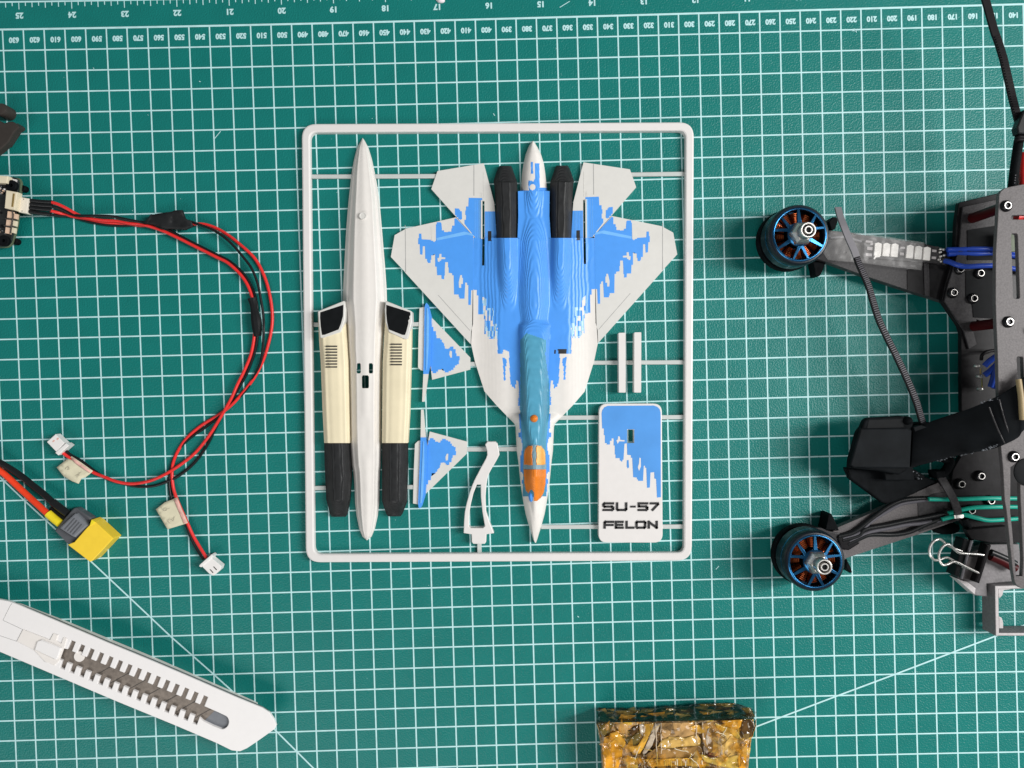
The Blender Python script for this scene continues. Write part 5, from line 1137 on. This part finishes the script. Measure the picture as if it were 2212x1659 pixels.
block('antenna_holder', Q(3640, 400, 5.185, [(1040, 60), (1300, 60), (1300, 560), (930, 520), (905, 400), (960, 250)]), 37, 41, 'wire_black', dr, 0.6)
for q in ((940, 600), (930, 650)): wire(dr, 'tie_loop', Q(3640, 400, 5.185, [(q[0] - 60, q[1] + 20), (q[0], q[1] - 10), (q[0] + 160, q[1])]), [38, 39.5, 39], 0.8, 'tie_dark')
for i in range(4): blob('print_dot', Q(3640, 400, 5.185, [(880 - i * 6, 1330 + i * 50)])[0], .3, .3, 37.8, .4, 'tie_light', dr, 8)
tie(fB3([(1120, 1180), (1200, 1320), (1290, 1480), (1350, 1640)]) + fB4([(1345, 60), (1375, 150)]), [16, 17.5, 17.5, 17, 16.5, 13], 3.4, m=('carbon', 'carbon'))
block('tie_head', fB3([(1070, 1130), (1190, 1125), (1200, 1200), (1090, 1230)]), 10, 17.5, 'tpu_black', dr, 0.5)
wire(dr, 'arm_cable', fB3([(1130, 950), (1250, 1000), (1200, 1120), (1140, 1200), (1180, 1290)]), [14, 15, 15, 15, 13], 2.2, 'tpu_black')
tie(fB4([(1310, 130), (1345, 128), (1420, 120)]), [15.5, 16, 15.5], 1.6, m=('steel', 'steel'))
wire(dr, 'arm_cable', fB4([(1440, 160), (1500, 300), (1540, 420)]), [13, 13, 12.6], 1.6, 'tpu_black')
# sleeved leads and green wires on the second arm
Z_ = [10.6, 11, 11.4, 11.6, 11.8, 12, 12, 12.2]
for q, r_, m in (([(980, 800), (1180, 745), (1400, 580), (1600, 430), (1750, 352), (1900, 318), (2160, 305)], 1.15, 'wire_black'),
                 ([(1000, 830), (1240, 760), (1400, 610), (1620, 470), (1780, 385), (1950, 350), (2150, 325)], 0.9, 'tie_grey'),
                 ([(1030, 850), (1240, 790), (1330, 705), (1600, 655), (1850, 602), (2100, 560), (2350, 510)], 1.2, 'wire_black'),
                 ([(1100, 900), (1250, 830), (1400, 775), (1700, 775), (1900, 740), (2100, 650), (2330, 560)], 1.2, 'wire_black'),
                 ([(1120, 870), (1250, 800), (1420, 735), (1650, 690), (1850, 650), (2050, 630), (2300, 590)], 1.0, 'tie_grey')):
    wire(dr, 'sleeved_lead', fA2(q), [10.3, 10.6, 10.8, 11, 11.2, 11.4, 11.8], r_, m, 10)
block('lead_sleeve', rrect(fA2([(960, 800), (1170, 760), (1270, 890), (1120, 985), (1010, 960)]), 3), 9.2, 11.2, 'carbon_dark', dr, 0.7)
for q in (fB3([(975, 1492), (1240, 1494), (1450, 1490), (1700, 1480), (1960, 1482), (2200, 1485)]),
          fB4([(1235, 85), (1400, 40), (1560, 12), (1750, 5), (1970, 2), (2200, 5)]),
          fB4([(1148, 165), (1300, 125), (1430, 105), (1600, 145), (1750, 175), (1985, 165), (2200, 150)])):
    wire(dr, 'green_wire', q, [13.5, 14, 14.5, 15, 15, 15, 15][:len(q)], 1.05, 'wire_green', 12)
blob('rubber_foot', fB4([(1260, 300)])[0], 7, 3.2, 0.1, 5, 'tpu_black', dr)
block('camera_side', fB4([(1460, 300), (1990, 250), (2020, 440), (1800, 470), (1535, 420)]), 12.3, 16, 'carbon_dark', dr, 0.3)

# ------------------------------------------------------------------ printed bracket and binder clip
pb = thing('printed_bracket', 'grey 3D printed square bracket frame at the lower right edge', 'bracket', (2150, 1330))
block('bracket_flange', fB4([(1340, 930), (1430, 800), (1500, 600), (1790, 490), (2150, 485), (2200, 960), (1730, 1000), (1740, 1170), (1580, 1150)]), 4.0, 9.5, 'bracket_grey', pb, 0.5)
block('flange_lip', fB4([(1335, 930), (1480, 975), (1590, 1060), (1575, 1145)]), 4.0, 10.2, 'bracket_light', pb, 0.4)
fo = fB4([(1835, 1025), (3000, 1000), (3000, 1672), (1845, 1675)]); fi = fB4([(1882, 1070), (2960, 1045), (2960, 1632), (1890, 1635)])
b = MB(); b.poly(fo, 2.0, 12.5, holes=[fi], m=0, msides=1, ch=0.2); b.build('frame_ring', ['bracket_light', 'bracket_grey'], pb)  # top lighter than the walls, light and shade put into two greys
block('corner_boss', rrect(fB4([(1875, 1060), (2200, 1050), (2150, 1062), (1950, 1085), (1935, 1150), (1905, 1180), (1882, 1175)]), 2), 2.0, 10.5, 'bracket_light', pb, 0.3)
block('corner_boss', rrect(fB4([(1882, 1420), (1925, 1440), (1945, 1500), (1945, 1580), (1885, 1580)]), 2), 2.0, 10.5, 'bracket_light', pb, 0.3)
wire(pb, 'clamp_bar', fB4([(1780, 640), (1900, 690), (2030, 760), (2100, 800)]), [13, 13, 13, 13], 2.2, 'red_anod')
wire(pb, 'clamp_bar', fB4([(1780, 590), (1900, 640), (2030, 700), (2100, 740)]), [14, 14, 14, 14], 1.6, 'wire_black')
cl = thing('binder_clip', 'black binder clip with two silver wire loops, gripping the grey bracket', 'binder clip', (2060, 1210))
block('clip_back', fB4([(1435, 415), (1535, 440), (1440, 700), (1365, 918), (1308, 890), (1370, 640)]), 8.5, 15.5, 'wire_black', cl, 0.5)
block('clip_jaw', fB4([(1480, 640), (1700, 640), (1640, 870), (1600, 975), (1385, 925)]), 9.6, 11.0, 'clip_steel', cl, 0.4)
block('clip_lip', fB4([(1735, 490), (1795, 505), (1730, 720), (1640, 1000), (1570, 975), (1650, 780)]), 9.6, 15.0, 'tie_dark', cl, 0.8)
wire(cl, 'clip_edge', fB4([(1535, 440), (1460, 700), (1400, 935)]), [16, 15.9, 15.4], 0.6, 'tie_light', 8)
wire(cl, 'wire_loop', fB4([(1500, 610), (1400, 575), (1320, 545), (1220, 500), (1165, 450), (1130, 425), (1085, 425), (1030, 460), (990, 530), (985, 600), (1005, 650), (1050, 690), (1110, 690), (1180, 662), (1225, 662), (1300, 700), (1400, 770), (1440, 800)]), [14, 15, 16, 18, 20, 21, 22, 22, 22, 22, 22, 21, 20, 19, 18, 16, 14, 12], 0.62, 'steel', 10, 5)
wire(cl, 'wire_loop', fB4([(1720, 630), (1600, 615), (1480, 608), (1370, 597), (1310, 555), (1255, 498), (1205, 488), (1150, 530), (1110, 610), (1112, 680), (1140, 738), (1175, 757), (1235, 740), (1310, 710), (1400, 748), (1520, 808), (1640, 868)]), [14, 15, 17, 18, 19, 20, 20, 20, 20, 20, 20, 20, 20, 19, 18, 16, 14], 0.62, 'steel', 10, 5)
